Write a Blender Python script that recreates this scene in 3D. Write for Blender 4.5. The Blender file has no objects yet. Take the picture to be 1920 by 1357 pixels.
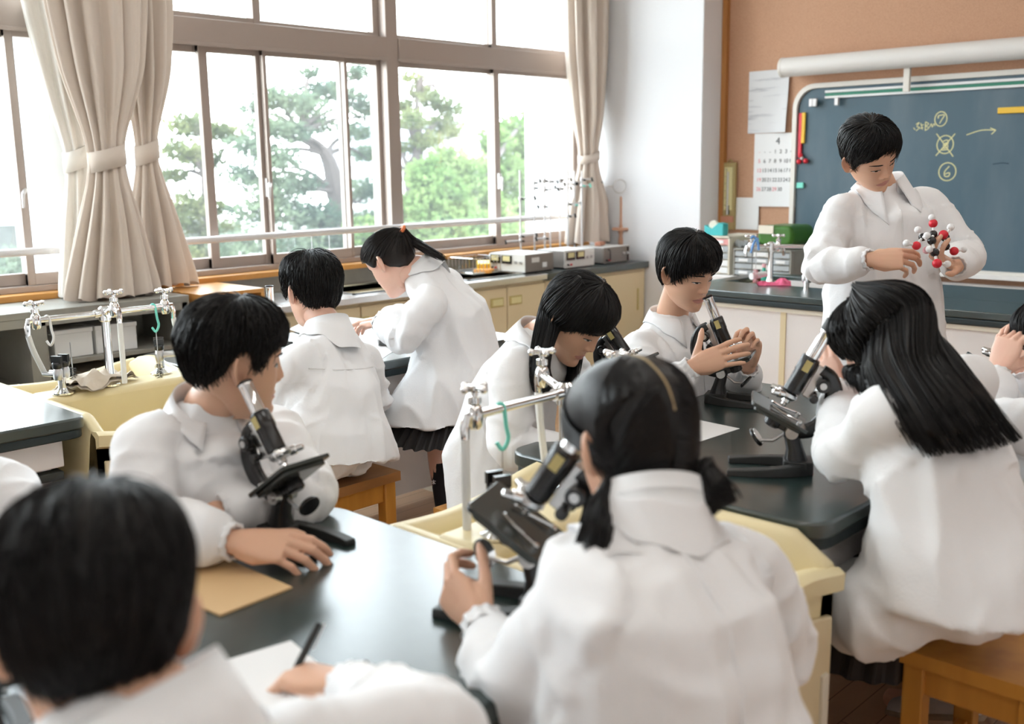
import bpy, bmesh, math, random
import numpy as np
from mathutils import Vector, Matrix, Quaternion
from mathutils.bvhtree import BVHTree

random.seed(7)
S = bpy.context.scene
COL = S.collection
PI = math.pi

# ---------------------------------------------------------------- camera, world, lights, exposure
# room axes: +X runs along the window wall to the blackboard, +Y points at the windows, z up
cam_d = bpy.data.cameras.new('camera')
cam = bpy.data.objects.new('camera', cam_d)
COL.objects.link(cam)
R_ = Matrix(((0.692, -0.143, 0.708), (-0.722, -0.118, 0.682), (-0.014, -0.983, -0.185)))  # columns: right, down, forward
rt = Vector((R_[0][0], R_[1][0], R_[2][0])).normalized()
fw = Vector((R_[0][2], R_[1][2], R_[2][2]))
fw = (fw - rt * fw.dot(rt)).normalized()
upv = rt.cross(fw)
cam.matrix_world = Matrix(((rt.x, upv.x, -fw.x, 0), (rt.y, upv.y, -fw.y, 0), (rt.z, upv.z, -fw.z, 1.45), (0, 0, 0, 1)))
cam_d.sensor_width = 36.0
cam_d.lens = 1940.0 / 1920.0 * 36.0
cam_d.clip_start = 0.05
cam_d.dof.use_dof = True
cam_d.dof.focus_distance = 3.25
cam_d.dof.aperture_fstop = 2.8
S.camera = cam
S.view_settings.view_transform = 'Standard'
S.view_settings.look = 'None'
S.view_settings.exposure = 0.24
S.view_settings.gamma = 1.0
S.view_settings.use_curve_mapping = False

W = bpy.data.worlds.new('overcast_sky')
S.world = W
W.use_nodes = True
nt = W.node_tree
bg = nt.nodes['Background']
bg.inputs['Strength'].default_value = 10.5
tc = nt.nodes.new('ShaderNodeTexCoord'); sx = nt.nodes.new('ShaderNodeSeparateXYZ'); rp = nt.nodes.new('ShaderNodeValToRGB')
nt.links.new(tc.outputs['Generated'], sx.inputs[0]); nt.links.new(sx.outputs['Z'], rp.inputs[0]); nt.links.new(rp.outputs[0], bg.inputs[0])
rp.color_ramp.elements[0].position = 0.0; rp.color_ramp.elements[0].color = (0.95, 0.97, 1, 1)
rp.color_ramp.elements[1].position = 0.7; rp.color_ramp.elements[1].color = (0.80, 0.89, 1, 1)

def area(name, loc, size, power, rot=(0, 0, 0), color=(1, 1, 1)):
    l = bpy.data.lights.new(name, 'AREA'); l.shape = 'RECTANGLE'; l.size, l.size_y = size
    l.energy = power; l.color = color
    o = bpy.data.objects.new(name, l); COL.objects.link(o); o.location = loc; o.rotation_euler = rot
    return o
# unseen ceiling lamps added as fill light (bodies are built with the room)
LAMPS = [(x, y) for x in (-0.9, 1.4, 3.7) for y in (-1.2, 0.9, 3.0)]
for k, (x, y) in enumerate(LAMPS):
    area('fill_light', (x, y, 3.16), (1.25, 0.3), 6.5, (0, 0, 0), (1.0, 0.975, 0.94))

# ---------------------------------------------------------------- materials
def mat(name, col, rough=0.5, metal=0.0, spec=0.5, noise=None, bump=None, alpha=1.0, trans=0.0, coat=0.0, emit=None, sheen=0.0, sss=0.0):
    m = bpy.data.materials.new(name); m.use_nodes = True
    t = m.node_tree; b = t.nodes['Principled BSDF']
    b.inputs['Base Color'].default_value = (*col, 1); b.inputs['Roughness'].default_value = rough
    b.inputs['Metallic'].default_value = metal; b.inputs['Specular IOR Level'].default_value = spec
    b.inputs['Alpha'].default_value = alpha; b.inputs['Transmission Weight'].default_value = trans
    b.inputs['Coat Weight'].default_value = coat; b.inputs['Coat Roughness'].default_value = 0.24; b.inputs['Coat IOR'].default_value = 1.9; b.inputs['Sheen Weight'].default_value = sheen
    if sss:
        b.inputs['Subsurface Weight'].default_value = sss
        b.inputs['Subsurface Radius'].default_value = (0.012, 0.005, 0.003); b.inputs['Subsurface Scale'].default_value = 1.0
    if emit:
        b.inputs['Emission Color'].default_value = (*emit[0], 1); b.inputs['Emission Strength'].default_value = emit[1]
    tcn = t.nodes.new('ShaderNodeTexCoord')
    def ntex(scale, stretch, det=4.0):
        mp = t.nodes.new('ShaderNodeMapping'); mp.inputs['Scale'].default_value = stretch
        t.links.new(tcn.outputs['Object'], mp.inputs[0])
        n = t.nodes.new('ShaderNodeTexNoise'); n.inputs['Scale'].default_value = scale; n.inputs['Detail'].default_value = det
        t.links.new(mp.outputs[0], n.inputs['Vector']); return n
    if noise:                       # (scale, second colour, amount, stretch)
        sc, c2, lo, hi, st = noise
        n = ntex(sc, st); r = t.nodes.new('ShaderNodeValToRGB')
        r.color_ramp.elements[0].position = lo; r.color_ramp.elements[0].color = (*col, 1)
        r.color_ramp.elements[1].position = hi; r.color_ramp.elements[1].color = (*c2, 1)
        t.links.new(n.outputs['Fac'], r.inputs[0]); t.links.new(r.outputs[0], b.inputs['Base Color'])
    if bump:                        # (scale, distance, stretch)
        n = ntex(bump[0], bump[2] if len(bump) > 2 else (1, 1, 1)); bp = t.nodes.new('ShaderNodeBump')
        bp.inputs['Distance'].default_value = bump[1]; bp.inputs['Strength'].default_value = 1.0
        t.links.new(n.outputs['Fac'], bp.inputs['Height']); t.links.new(bp.outputs[0], b.inputs['Normal'])
    return m

def planks(name, c1, c2, cm, bw, bh, rough=0.35):
    m = mat(name, c1, rough); t = m.node_tree; b = t.nodes['Principled BSDF']
    tcn = t.nodes.new('ShaderNodeTexCoord'); br = t.nodes.new('ShaderNodeTexBrick')
    br.inputs['Color1'].default_value = (*c1, 1); br.inputs['Color2'].default_value = (*c2, 1); br.inputs['Mortar'].default_value = (*cm, 1)
    br.inputs['Scale'].default_value = 1.0; br.inputs['Mortar Size'].default_value = 0.0018
    br.inputs['Brick Width'].default_value = bw; br.inputs['Row Height'].default_value = bh
    t.links.new(tcn.outputs['Object'], br.inputs['Vector']); t.links.new(br.outputs['Color'], b.inputs['Base Color'])
    return m

M = dict(
    wall=mat('white_paint', (0.80, 0.80, 0.82), 0.7, bump=(90, 0.0006)),
    wall2=mat('exterior_white', (0.80, 0.80, 0.80), 0.8),
    cork=mat('cork_board', (0.60, 0.35, 0.225), 0.85, noise=(260, (0.52, 0.29, 0.18), 0.45, 0.62, (1, 1, 1)), bump=(300, 0.0006)),
    wood_trim=mat('varnished_trim', (0.50, 0.22, 0.06), 0.4, noise=(30, (0.42, 0.17, 0.045), 0.4, 0.7, (1, 1, 0.08))),
    sill=mat('orange_sill_wood', (0.66, 0.33, 0.09), 0.35, noise=(26, (0.56, 0.25, 0.06), 0.4, 0.7, (0.08, 1, 1))),
    floor=planks('plank_floor', (0.62, 0.40, 0.25), (0.56, 0.35, 0.21), (0.30, 0.17, 0.09), 1.6, 0.075, 0.3),
    ceil=mat('ceiling_board', (0.85, 0.85, 0.83), 0.8),
    alu=mat('taupe_aluminium', (0.42, 0.35, 0.31), 0.42, 0.3),
    alu_l=mat('pale_aluminium', (0.72, 0.70, 0.70), 0.4, 0.3),
    gasket=mat('rubber_gasket', (0.05, 0.06, 0.06), 0.6),
    steel=mat('brushed_steel', (0.66, 0.66, 0.66), 0.22, 1.0, bump=(200, 0.0001, (0.05, 1, 1))),
    chrome=mat('chrome', (0.86, 0.86, 0.86), 0.08, 1.0),
    chrome_d=mat('dull_chrome', (0.62, 0.62, 0.62), 0.28, 1.0),
    black_top=mat('dark_green_worktop', (0.014, 0.030, 0.028), 0.30, spec=0.6, coat=0.5, noise=(30, (0.019, 0.037, 0.034), 0.4, 0.7, (1, 1, 1))),
    black_edge=mat('worktop_edge', (0.016, 0.028, 0.032), 0.4),
    cream=mat('cream_panel', (0.74, 0.62, 0.40), 0.45),
    sink=mat('cream_moulded_sink', (0.80, 0.68, 0.40), 0.38, noise=(6, (0.76, 0.64, 0.38), 0.4, 0.7, (1, 1, 1))),
    white_panel=mat('white_laminate', (0.80, 0.76, 0.74), 0.4),
    grey_metal=mat('grey_steel_shelf', (0.34, 0.33, 0.29), 0.38, 0.1, noise=(8, (0.29, 0.28, 0.25), 0.4, 0.7, (1, 1, 1))),
    dark_in=mat('dark_interior', (0.05, 0.055, 0.05), 0.7),
    stool=mat('varnished_stool', (0.60, 0.28, 0.05), 0.32, noise=(18, (0.50, 0.21, 0.035), 0.4, 0.7, (1, 1, 0.15))),
    stool_d=mat('worn_stool_wood', (0.30, 0.13, 0.04), 0.4, noise=(14, (0.42, 0.20, 0.07), 0.4, 0.75, (0.3, 1, 1))),
    box_wood=mat('red_brown_box_wood', (0.30, 0.10, 0.045), 0.5),
    board=mat('blackboard_green', (0.055, 0.108, 0.145), 0.42, spec=0.5, noise=(2.6, (0.12, 0.165, 0.20), 0.42, 0.85, (1, 1.6, 0.5))),
    frame_w=mat('board_frame_cream', (0.80, 0.76, 0.70), 0.4),
    rail_green=mat('green_rail_slot', (0.03, 0.22, 0.14), 0.5),
    screen=mat('screen_casing', (0.76, 0.73, 0.70), 0.45),
    paper=mat('white_paper', (0.84, 0.84, 0.84), 0.8),
    paper_grey=mat('printed_notice', (0.72, 0.72, 0.73), 0.8, noise=(9, (0.45, 0.45, 0.48), 0.55, 0.75, (1, 0.6, 5))),
    ink=mat('dark_ink', (0.04, 0.04, 0.05), 0.7),
    ink_red=mat('red_ink', (0.75, 0.18, 0.22), 0.7),
    chalk=mat('yellow_chalk', (0.72, 0.68, 0.36), 0.9),
    chalk_d=mat('dark_chalk', (0.02, 0.05, 0.07), 0.9),
    envelope=mat('kraft_envelope', (0.68, 0.46, 0.24), 0.7),
    red=mat('red_plastic', (0.70, 0.02, 0.04), 0.3),
    yellow=mat('yellow_plastic', (0.85, 0.52, 0.03), 0.35),
    mint=mat('mint_plastic', (0.20, 0.72, 0.60), 0.4),
    teal=mat('teal_plastic', (0.05, 0.48, 0.50), 0.35),
    blue=mat('blue_plastic', (0.16, 0.36, 0.72), 0.4),
    green=mat('dark_green_case', (0.045, 0.16, 0.015), 0.35),
    pink=mat('pink_cloth', (0.85, 0.16, 0.30), 0.8, bump=(60, 0.002)),
    pink_l=mat('pale_pink', (0.85, 0.45, 0.48), 0.6),
    brown=mat('brown_bottle', (0.10, 0.03, 0.012), 0.3),
    bottle_g=mat('green_bottle', (0.05, 0.45, 0.32), 0.3),
    tan=mat('tan_bucket', (0.40, 0.30, 0.18), 0.5),
    drawer=mat('translucent_drawer', (0.45, 0.48, 0.50), 0.3),
    drawer_p=mat('pink_drawer', (0.80, 0.38, 0.36), 0.3),
    ivory=mat('ivory_plastic', (0.78, 0.72, 0.60), 0.5),
    brass=mat('thermometer_wood', (0.42, 0.32, 0.13), 0.45),
    rubber=mat('white_rubber_hose', (0.85, 0.85, 0.83), 0.45),
    scope=mat('black_enamel', (0.012, 0.012, 0.013), 0.25, spec=0.6),
    scope_m=mat('black_matte', (0.020, 0.021, 0.020), 0.5),
    stage=mat('stage_plate', (0.030, 0.036, 0.033), 0.22, spec=0.7),
    gold=mat('gold_lettering', (0.55, 0.45, 0.18), 0.4),
    glasslens=mat('mirror_glass', (0.85, 0.85, 0.85), 0.05, 1.0),
    rag=mat('damp_rag', (0.62, 0.54, 0.45), 0.9, bump=(40, 0.004)),
    curtain=mat('beige_curtain', (0.72, 0.62, 0.54), 0.85, bump=(420, 0.0004), sheen=0.2),
    sheer=mat('sheer_lining', (0.88, 0.84, 0.78), 0.9),
    meter=mat('meter_face', (0.75, 0.68, 0.36), 0.4),
    ps_white=mat('instrument_white', (0.80, 0.79, 0.76), 0.4),
    ps_grey=mat('instrument_grey', (0.23, 0.20, 0.18), 0.45),
    copper=mat('wood_rack', (0.62, 0.34, 0.22), 0.5),
    brick=mat('red_holder', (0.55, 0.25, 0.16), 0.6),
    skin=mat('skin', (0.72, 0.43, 0.29), 0.42, spec=0.4, noise=(22, (0.74, 0.43, 0.295), 0.4, 0.7, (1, 1, 1)), sss=0.06),
    skin_f=mat('fair_skin', (0.80, 0.50, 0.38), 0.42, spec=0.4, noise=(22, (0.80, 0.47, 0.36), 0.4, 0.7, (1, 1, 1)), sss=0.06),
    lips=mat('lips', (0.58, 0.27, 0.22), 0.4),
    hair=mat('black_hair', (0.007, 0.0065, 0.007), 0.42, spec=0.32),
    hair_b=mat('dark_brown_hair', (0.012, 0.009, 0.008), 0.42, spec=0.32),
    scalp=mat('scalp_parting', (0.45, 0.33, 0.18), 0.6),
    eye_w=mat('eye_white', (0.75, 0.72, 0.70), 0.2),
    iris=mat('dark_iris', (0.012, 0.008, 0.006), 0.1),
    coat=mat('nonwoven_white_coat', (0.86, 0.86, 0.87), 0.85, bump=(170, 0.0005), sheen=0.15),
    coat_s=mat('coat_seam', (0.80, 0.79, 0.79), 0.85),
    black_cloth=mat('black_uniform', (0.012, 0.012, 0.016), 0.8),
    skirt=mat('black_pleated_skirt', (0.014, 0.012, 0.013), 0.75),
    sock=mat('black_sock', (0.010, 0.010, 0.014), 0.9),
    sock_w=mat('white_sock', (0.75, 0.74, 0.74), 0.8),
    shoe=mat('white_indoor_shoe', (0.70, 0.68, 0.70), 0.55),
    shoe_s=mat('beige_shoe_sole', (0.45, 0.37, 0.28), 0.7),
    tieo=mat('orange_hair_tie', (0.65, 0.16, 0.04), 0.5),
    bark=mat('pine_bark', (0.085, 0.07, 0.065), 0.9),
    fill_glow=mat('fill_glow', (1, 1, 1), emit=((1, .96, .9), 3.0)),
    ground=mat('pale_ground', (0.25, 0.25, 0.22), 0.9),
    house=mat('pale_house_wall', (0.62, 0.62, 0.62), 0.8),
    roof=mat('grey_tile_roof', (0.40, 0.41, 0.44), 0.7),
)
def leaf_mat(name, c1, c2, sc):
    m = bpy.data.materials.new(name); m.use_nodes = True; t = m.node_tree; t.nodes.clear()
    o = t.nodes.new('ShaderNodeOutputMaterial'); mx = t.nodes.new('ShaderNodeMixShader'); df = t.nodes.new('ShaderNodeBsdfDiffuse'); tl = t.nodes.new('ShaderNodeBsdfTranslucent')
    tcn = t.nodes.new('ShaderNodeTexCoord'); n = t.nodes.new('ShaderNodeTexNoise'); n.inputs['Scale'].default_value = sc; r = t.nodes.new('ShaderNodeValToRGB')
    r.color_ramp.elements[0].position = .38; r.color_ramp.elements[0].color = (*c1, 1); r.color_ramp.elements[1].position = .64; r.color_ramp.elements[1].color = (*c2, 1)
    t.links.new(tcn.outputs['Object'], n.inputs['Vector']); t.links.new(n.outputs['Fac'], r.inputs[0])
    t.links.new(r.outputs[0], df.inputs[0]); t.links.new(r.outputs[0], tl.inputs[0]); mx.inputs[0].default_value = .5
    t.links.new(df.outputs[0], mx.inputs[1]); t.links.new(tl.outputs[0], mx.inputs[2]); t.links.new(mx.outputs[0], o.inputs[0]); return m
M['leaf1'] = leaf_mat('pine_needles', (.085, .11, .05), (.21, .225, .10), 1.3)
M['leaf2'] = leaf_mat('blue_green_needles', (.075, .11, .085), (.17, .21, .135), 1.1)
M['leaf3'] = leaf_mat('fresh_leaves', (.11, .18, .06), (.23, .30, .12), 1.1)
def glass_mat():
    m = bpy.data.materials.new('window_glass'); m.use_nodes = True; t = m.node_tree; t.nodes.clear()
    o = t.nodes.new('ShaderNodeOutputMaterial'); mx = t.nodes.new('ShaderNodeMixShader'); tr = t.nodes.new('ShaderNodeBsdfTransparent'); gl = t.nodes.new('ShaderNodeBsdfGlossy')
    tr.inputs[0].default_value = (0.95, 0.975, 0.965, 1); gl.inputs['Roughness'].default_value = 0.02; mx.inputs[0].default_value = 0.05
    m2 = t.nodes.new('ShaderNodeMixShader'); veil = t.nodes.new('ShaderNodeBsdfTranslucent'); veil.inputs[0].default_value = (.9, .93, .95, 1); m2.inputs[0].default_value = 0.02   # faint translucent veil standing in for outdoor haze and glare
    t.links.new(tr.outputs[0], mx.inputs[1]); t.links.new(gl.outputs[0], mx.inputs[2]); t.links.new(mx.outputs[0], m2.inputs[1]); t.links.new(veil.outputs[0], m2.inputs[2]); t.links.new(m2.outputs[0], o.inputs[0]); return m
M['glass'] = glass_mat()

# ---------------------------------------------------------------- mesh helpers
def N3(v):
    v = np.asarray(v, float); return v / (np.linalg.norm(v) + 1e-12)

class MB:
    """collects shapes into one mesh"""
    def __init__(s): s.v = []; s.f = []; s.m = []; s.n = 0
    def add(s, verts, faces, mi=0):
        b = s.n; s.v.extend([tuple(map(float, p)) for p in verts]); s.n += len(verts)
        s.f.extend([tuple(b + i for i in f) for f in faces]); s.m.extend([mi] * len(faces)); return s
    def box(s, x0, x1, y0, y1, z0, z1, mi=0):
        v = [(x, y, z) for z in (z0, z1) for y in (y0, y1) for x in (x0, x1)]
        return s.add(v, [(0, 2, 3, 1), (4, 5, 7, 6), (0, 1, 5, 4), (2, 6, 7, 3), (0, 4, 6, 2), (1, 3, 7, 5)], mi)
    def obox(s, c, ax, ay, az, mi=0):
        """oriented box: centre and three half vectors"""
        c, ax, ay, az = map(lambda q: np.asarray(q, float), (c, ax, ay, az))
        v = [c + i * ax + j * ay + k * az for k in (-1, 1) for j in (-1, 1) for i in (-1, 1)]
        return s.add(v, [(0, 2, 3, 1), (4, 5, 7, 6), (0, 1, 5, 4), (2, 6, 7, 3), (0, 4, 6, 2), (1, 3, 7, 5)], mi)
    def rings(s, rs, close=True, cap=True, mi=0):
        """loft through rings of equal point count"""
        n = len(rs[0]); v = [p for r in rs for p in r]; f = []
        for k in range(len(rs) - 1):
            for i in range(n if close else n - 1):
                j = (i + 1) % n; f.append((k * n + i, k * n + j, (k + 1) * n + j, (k + 1) * n + i))
        if cap and close:
            f.append(tuple(reversed(range(n)))); f.append(tuple((len(rs) - 1) * n + i for i in range(n)))
        return s.add(v, f, mi)
    def tube(s, pts, rad, n=10, mi=0, cap=True):
        pts = np.asarray(pts, float); k = len(pts)
        rad = np.full(k, rad) if np.isscalar(rad) else np.asarray(rad, float)
        t = np.gradient(pts, axis=0); t /= np.linalg.norm(t, axis=1)[:, None] + 1e-12
        u = np.cross(t[0], (0, 0, 1.0));
        if np.linalg.norm(u) < 1e-3: u = np.cross(t[0], (1.0, 0, 0))
        u = N3(u); rs = []
        a = np.linspace(0, 2 * PI, n, endpoint=False)
        for i in range(k):
            u = N3(u - t[i] * np.dot(u, t[i])); w = np.cross(t[i], u)
            rs.append(pts[i] + rad[i] * (np.cos(a)[:, None] * u + np.sin(a)[:, None] * w))
        return s.rings(rs, True, cap, mi)
    def cyl(s, a, b, r, r2=None, n=16, mi=0):
        return s.tube([a, b], [r, r if r2 is None else r2], n, mi)
    def lathe(s, prof, c=(0, 0, 0), axis=(0, 0, 1), n=24, mi=0, cap=True):
        """prof: list of (radius, height along axis)"""
        c = np.asarray(c, float); ax = N3(axis); u = np.cross(ax, (0, 1, 0.0))
        if np.linalg.norm(u) < 1e-3: u = np.cross(ax, (1.0, 0, 0))
        u = N3(u); w = np.cross(ax, u); a = np.linspace(0, 2 * PI, n, endpoint=False)
        rs = [c + ax * h + max(r, 1e-5) * (np.cos(a)[:, None] * u + np.sin(a)[:, None] * w) for r, h in prof]
        return s.rings(rs, True, cap, mi)
    def ball(s, c, r, n=14, mi=0):
        r = (r, r, r) if np.isscalar(r) else r
        rs = []
        a = np.linspace(0, 2 * PI, n, endpoint=False)
        for q in np.linspace(-PI / 2 + 0.05, PI / 2 - 0.05, n // 2 + 2):
            rs.append(np.stack([c[0] + r[0] * math.cos(q) * np.cos(a), c[1] + r[1] * math.cos(q) * np.sin(a), np.full(n, c[2] + r[2] * math.sin(q))], 1))
        return s.rings(rs, True, True, mi)
    def prism(s, poly, z0, z1, mi=0, f=None):
        """extrude a 2D polygon; f maps (x, y, z) to 3D"""
        n = len(poly); g = f or (lambda x, y, z: (x, y, z))
        v = [g(x, y, z0) for x, y in poly] + [g(x, y, z1) for x, y in poly]
        fc = [(i, (i + 1) % n, n + (i + 1) % n, n + i) for i in range(n)]
        fc += [tuple(reversed(range(n))), tuple(range(n, 2 * n))]
        return s.add(v, fc, mi)
    def grid(s, P_, closeu=False, mi=0):
        """P_: array (rows, cols, 3)"""
        r, c = P_.shape[:2]; f = []
        for i in range(r - 1):
            for j in range(c if closeu else c - 1):
                k = (j + 1) % c; f.append((i * c + j, i * c + k, (i + 1) * c + k, (i + 1) * c + j))
        return s.add(P_.reshape(-1, 3), f, mi)
    def mesh(s, name):
        me = bpy.data.meshes.new(name); me.from_pydata(s.v, [], s.f); 
        me.polygons.foreach_set('material_index', s.m); me.update()
        bm = bmesh.new(); bm.from_mesh(me); bmesh.ops.recalc_face_normals(bm, faces=bm.faces); bm.to_mesh(me); bm.free()
        return me

def smooth(me, ang=None):
    me.polygons.foreach_set('use_smooth', [True] * len(me.polygons))
    if ang is not None:
        try: me.set_sharp_from_angle(angle=ang)
        except Exception: pass

def link(name, me, mats, parent=None, sm=True, ang=0.6, bevel=0.0, label=None, seg=2):
    o = bpy.data.objects.new(name, me); COL.objects.link(o)
    for m in (mats if isinstance(mats, (list, tuple)) else [mats]): me.materials.append(M[m] if isinstance(m, str) else m)
    if sm: smooth(me, ang)
    if bevel:
        b = o.modifiers.new('edges', 'BEVEL'); b.width = bevel; b.segments = seg; b.limit_method = 'ANGLE'; b.angle_limit = 0.7
    if parent is not None:
        o.parent = parent
        if parent.type == 'EMPTY' and parent.get('_w'): o.matrix_parent_inverse = Matrix.Translation(parent.location).inverted()
    if label: o['label'] = label
    return o
def obj(name, mb, mats, parent=None, **k):
    return link(name, mb.mesh(name), mats, parent, **k)
def tag(o, label, cat, group=None):
    o['label'] = label; o['category'] = cat
    if group: o['group'] = group
    return o
def thing(name, label, cat, loc=(0, 0, 0), rot=0.0, group=None, world=True):
    """Empty at the thing's base; world=True: its parts are given in room coordinates"""
    o = bpy.data.objects.new(name, None); COL.objects.link(o); o.empty_display_size = 0.05
    o.location = loc; o.rotation_euler = (0, 0, rot)
    if world: o['_w'] = 1
    return tag(o, label, cat, group)
def struct(o):
    o['kind'] = 'structure'; return o
def copy_tree(o, parent=None):
    c = o.copy(); COL.objects.link(c)
    if parent is not None: c.parent = parent
    for ch in [k for k in bpy.data.objects if k.parent == o]: copy_tree(ch, c)
    return c
def remesh(me, voxel, it=3, lam=0.5):
    """union of closed shells: voxel remesh, then relax"""
    o = bpy.data.objects.new('tmp', me); COL.objects.link(o)
    md = o.modifiers.new('r', 'REMESH'); md.mode = 'VOXEL'; md.voxel_size = voxel; md.use_smooth_shade = True
    if it:
        sm = o.modifiers.new('s', 'SMOOTH'); sm.iterations = it; sm.factor = lam
    dg = bpy.context.evaluated_depsgraph_get(); ev = o.evaluated_get(dg)
    out = bpy.data.meshes.new_from_object(ev); bpy.data.objects.remove(o); bpy.data.meshes.remove(me)
    out.materials.clear(); return out
def getv(me):
    a = np.empty(len(me.vertices) * 3); me.vertices.foreach_get('co', a); return a.reshape(-1, 3)
def setv(me, a):
    me.vertices.foreach_set('co', np.asarray(a, float).ravel()); me.update()
def getn(me):
    a = np.empty(len(me.vertices) * 3); me.vertices.foreach_get('normal', a); return a.reshape(-1, 3)
def bvh(me):
    return BVHTree.FromPolygons([tuple(v.co) for v in me.vertices], [tuple(p.vertices) for p in me.polygons])
_rs = np.random.RandomState(3); _perm = _rs.permutation(256); _perm = np.concatenate([_perm, _perm, _perm]); _gr = _rs.rand(768) * 2 - 1
def vnoise(p):
    """smooth value noise in [-1, 1], vectorised"""
    p = np.asarray(p, float); i = np.floor(p).astype(int); f = p - i; f = f * f * f * (f * (f * 6 - 15) + 10); i &= 255
    def h(a, b, c): return _gr[_perm[_perm[_perm[(i[:, 0] + a) & 255] + ((i[:, 1] + b) & 255)] + ((i[:, 2] + c) & 255)]]
    L = lambda a, b, t: a + (b - a) * t
    x0 = L(L(h(0, 0, 0), h(1, 0, 0), f[:, 0]), L(h(0, 1, 0), h(1, 1, 0), f[:, 0]), f[:, 1])
    x1 = L(L(h(0, 0, 1), h(1, 0, 1), f[:, 0]), L(h(0, 1, 1), h(1, 1, 1), f[:, 0]), f[:, 1])
    return L(x0, x1, f[:, 2])
def bez(pts, n):
    """Catmull-Rom through points"""
    p = np.asarray(pts, float); p = np.vstack([2 * p[0] - p[1], p, 2 * p[-1] - p[-2]]); m = len(p) - 3
    out = []
    for t in np.linspace(0, m - 1e-6, n):
        k = int(t); u = t - k; a, b, c, d = p[k:k + 4]
        out.append(0.5 * (2 * b + (c - a) * u + (2 * a - 5 * b + 4 * c - d) * u * u + (3 * b - a - 3 * c + d) * u ** 3))
    return np.array(out)
def rrect(x0, x1, y0, y1, r, n=5):
    o = []
    for cx, cy, a0 in ((x1 - r, y1 - r, 0), (x0 + r, y1 - r, PI / 2), (x0 + r, y0 + r, PI), (x1 - r, y0 + r, 1.5 * PI)):
        for k in range(n + 1):
            a = a0 + k / n * PI / 2; o.append((cx + r * math.cos(a), cy + r * math.sin(a)))
    return o
def ell(c, a, b, n=28, p=2.4):
    """superellipse ring"""
    t = np.linspace(0, 2 * PI, n, endpoint=False); c, a, b = (np.array(q, float) for q in (c, a, b)); co, si = np.cos(t), np.sin(t); e = 2 / p
    return c + (np.sign(co) * np.abs(co) ** e)[:, None] * a + (np.sign(si) * np.abs(si) ** e)[:, None] * b

def strands(mb, paths, rad, taper=(1.0, 0.25)):
    """paths (n, k, 3) -> thin three-sided locks"""
    n, k, _ = paths.shape; t = np.gradient(paths, axis=1); t /= np.linalg.norm(t, axis=2)[..., None] + 1e-9
    ref = np.array([.3, .5, .81]); u = np.cross(t, ref); u /= np.linalg.norm(u, axis=2)[..., None] + 1e-9; w = np.cross(t, u)
    R = (rad if np.ndim(rad) else np.full(n, rad))[:, None, None] * np.linspace(taper[0], taper[1], k)[None, :, None] * np.minimum(1, np.linspace(.6, 3, k))[None, :, None]
    V = np.stack([paths + R * (math.cos(a) * u + math.sin(a) * w) for a in (0, 2.094, 4.189)], 2)   # n,k,3,3
    base = (np.arange(n) * k * 3)[:, None]; F = []
    for i in range(k - 1):
        for a in range(3):
            b_ = (a + 1) % 3; F.append(np.concatenate([base + i * 3 + a, base + i * 3 + b_, base + (i + 1) * 3 + b_, base + (i + 1) * 3 + a], 1))
    F = np.vstack(F); mb.add(V.reshape(-1, 3).tolist(), F.tolist())

# ---------------------------------------------------------------- room shell
RX0, RX1, RY0, RY1, RZ = -3.0, 6.06, -3.6, 4.95, 3.3
struct(obj('floor', MB().box(RX0, RX1 + .2, RY0, RY1 + .3, -0.1, 0), 'floor'))
struct(obj('ceiling', MB().box(RX0, RX1 + .2, RY0, RY1 + .3, RZ, RZ + .1), 'ceil'))
struct(obj('wall_front', MB().box(RX1, RX1 + .15, RY0, RY1 + .3, 0, RZ), 'cork'))
struct(obj('wall_back', MB().box(RX0 - .15, RX0, RY0, RY1 + .3, 0, RZ), 'wall'))
struct(obj('wall_right', MB().box(RX0, RX1, RY0 - .15, RY0, 0, RZ), 'wall'))
b = MB().box(RX0, RX1, RY1, RY1 + .2, 0, 0.89).box(RX0, RX1, RY1, RY1 + .2, 3.22, RZ).box(RX0, -2.6, RY1, RY1 + .2, 0.89, 3.22)
struct(obj('wall_left', b, 'wall'))
struct(obj('wall_pillar', MB().box(5.81, RX1, 3.86, RY1 + .2, 0, RZ), 'wall', bevel=0.006))
struct(obj('trim_1', MB().box(6.02, RX1, 3.825, 3.86, 0, RZ), 'wood_trim', bevel=0.003))
struct(obj('trim_2', MB().box(RX0, 5.81, 4.80, 5.0, 0.885, 0.915), 'sill', bevel=0.004))
struct(obj('trim_3', MB().box(2.4, 5.81, 4.86, 4.95, 0.60, 0.885), 'grey_metal'))
struct(obj('wall_exterior', MB().box(5.80, 6.25, 5.15, 5.42, -5, 3.7), 'wall2'))
struct(obj('wall_exterior', MB().box(2.15, 2.42, 5.15, 5.52, -5, 3.7), 'wall2'))
struct(obj('wall_exterior', MB().box(-2.6, -2.2, 5.15, 5.5, -5, 3.7), 'wall2'))

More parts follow.
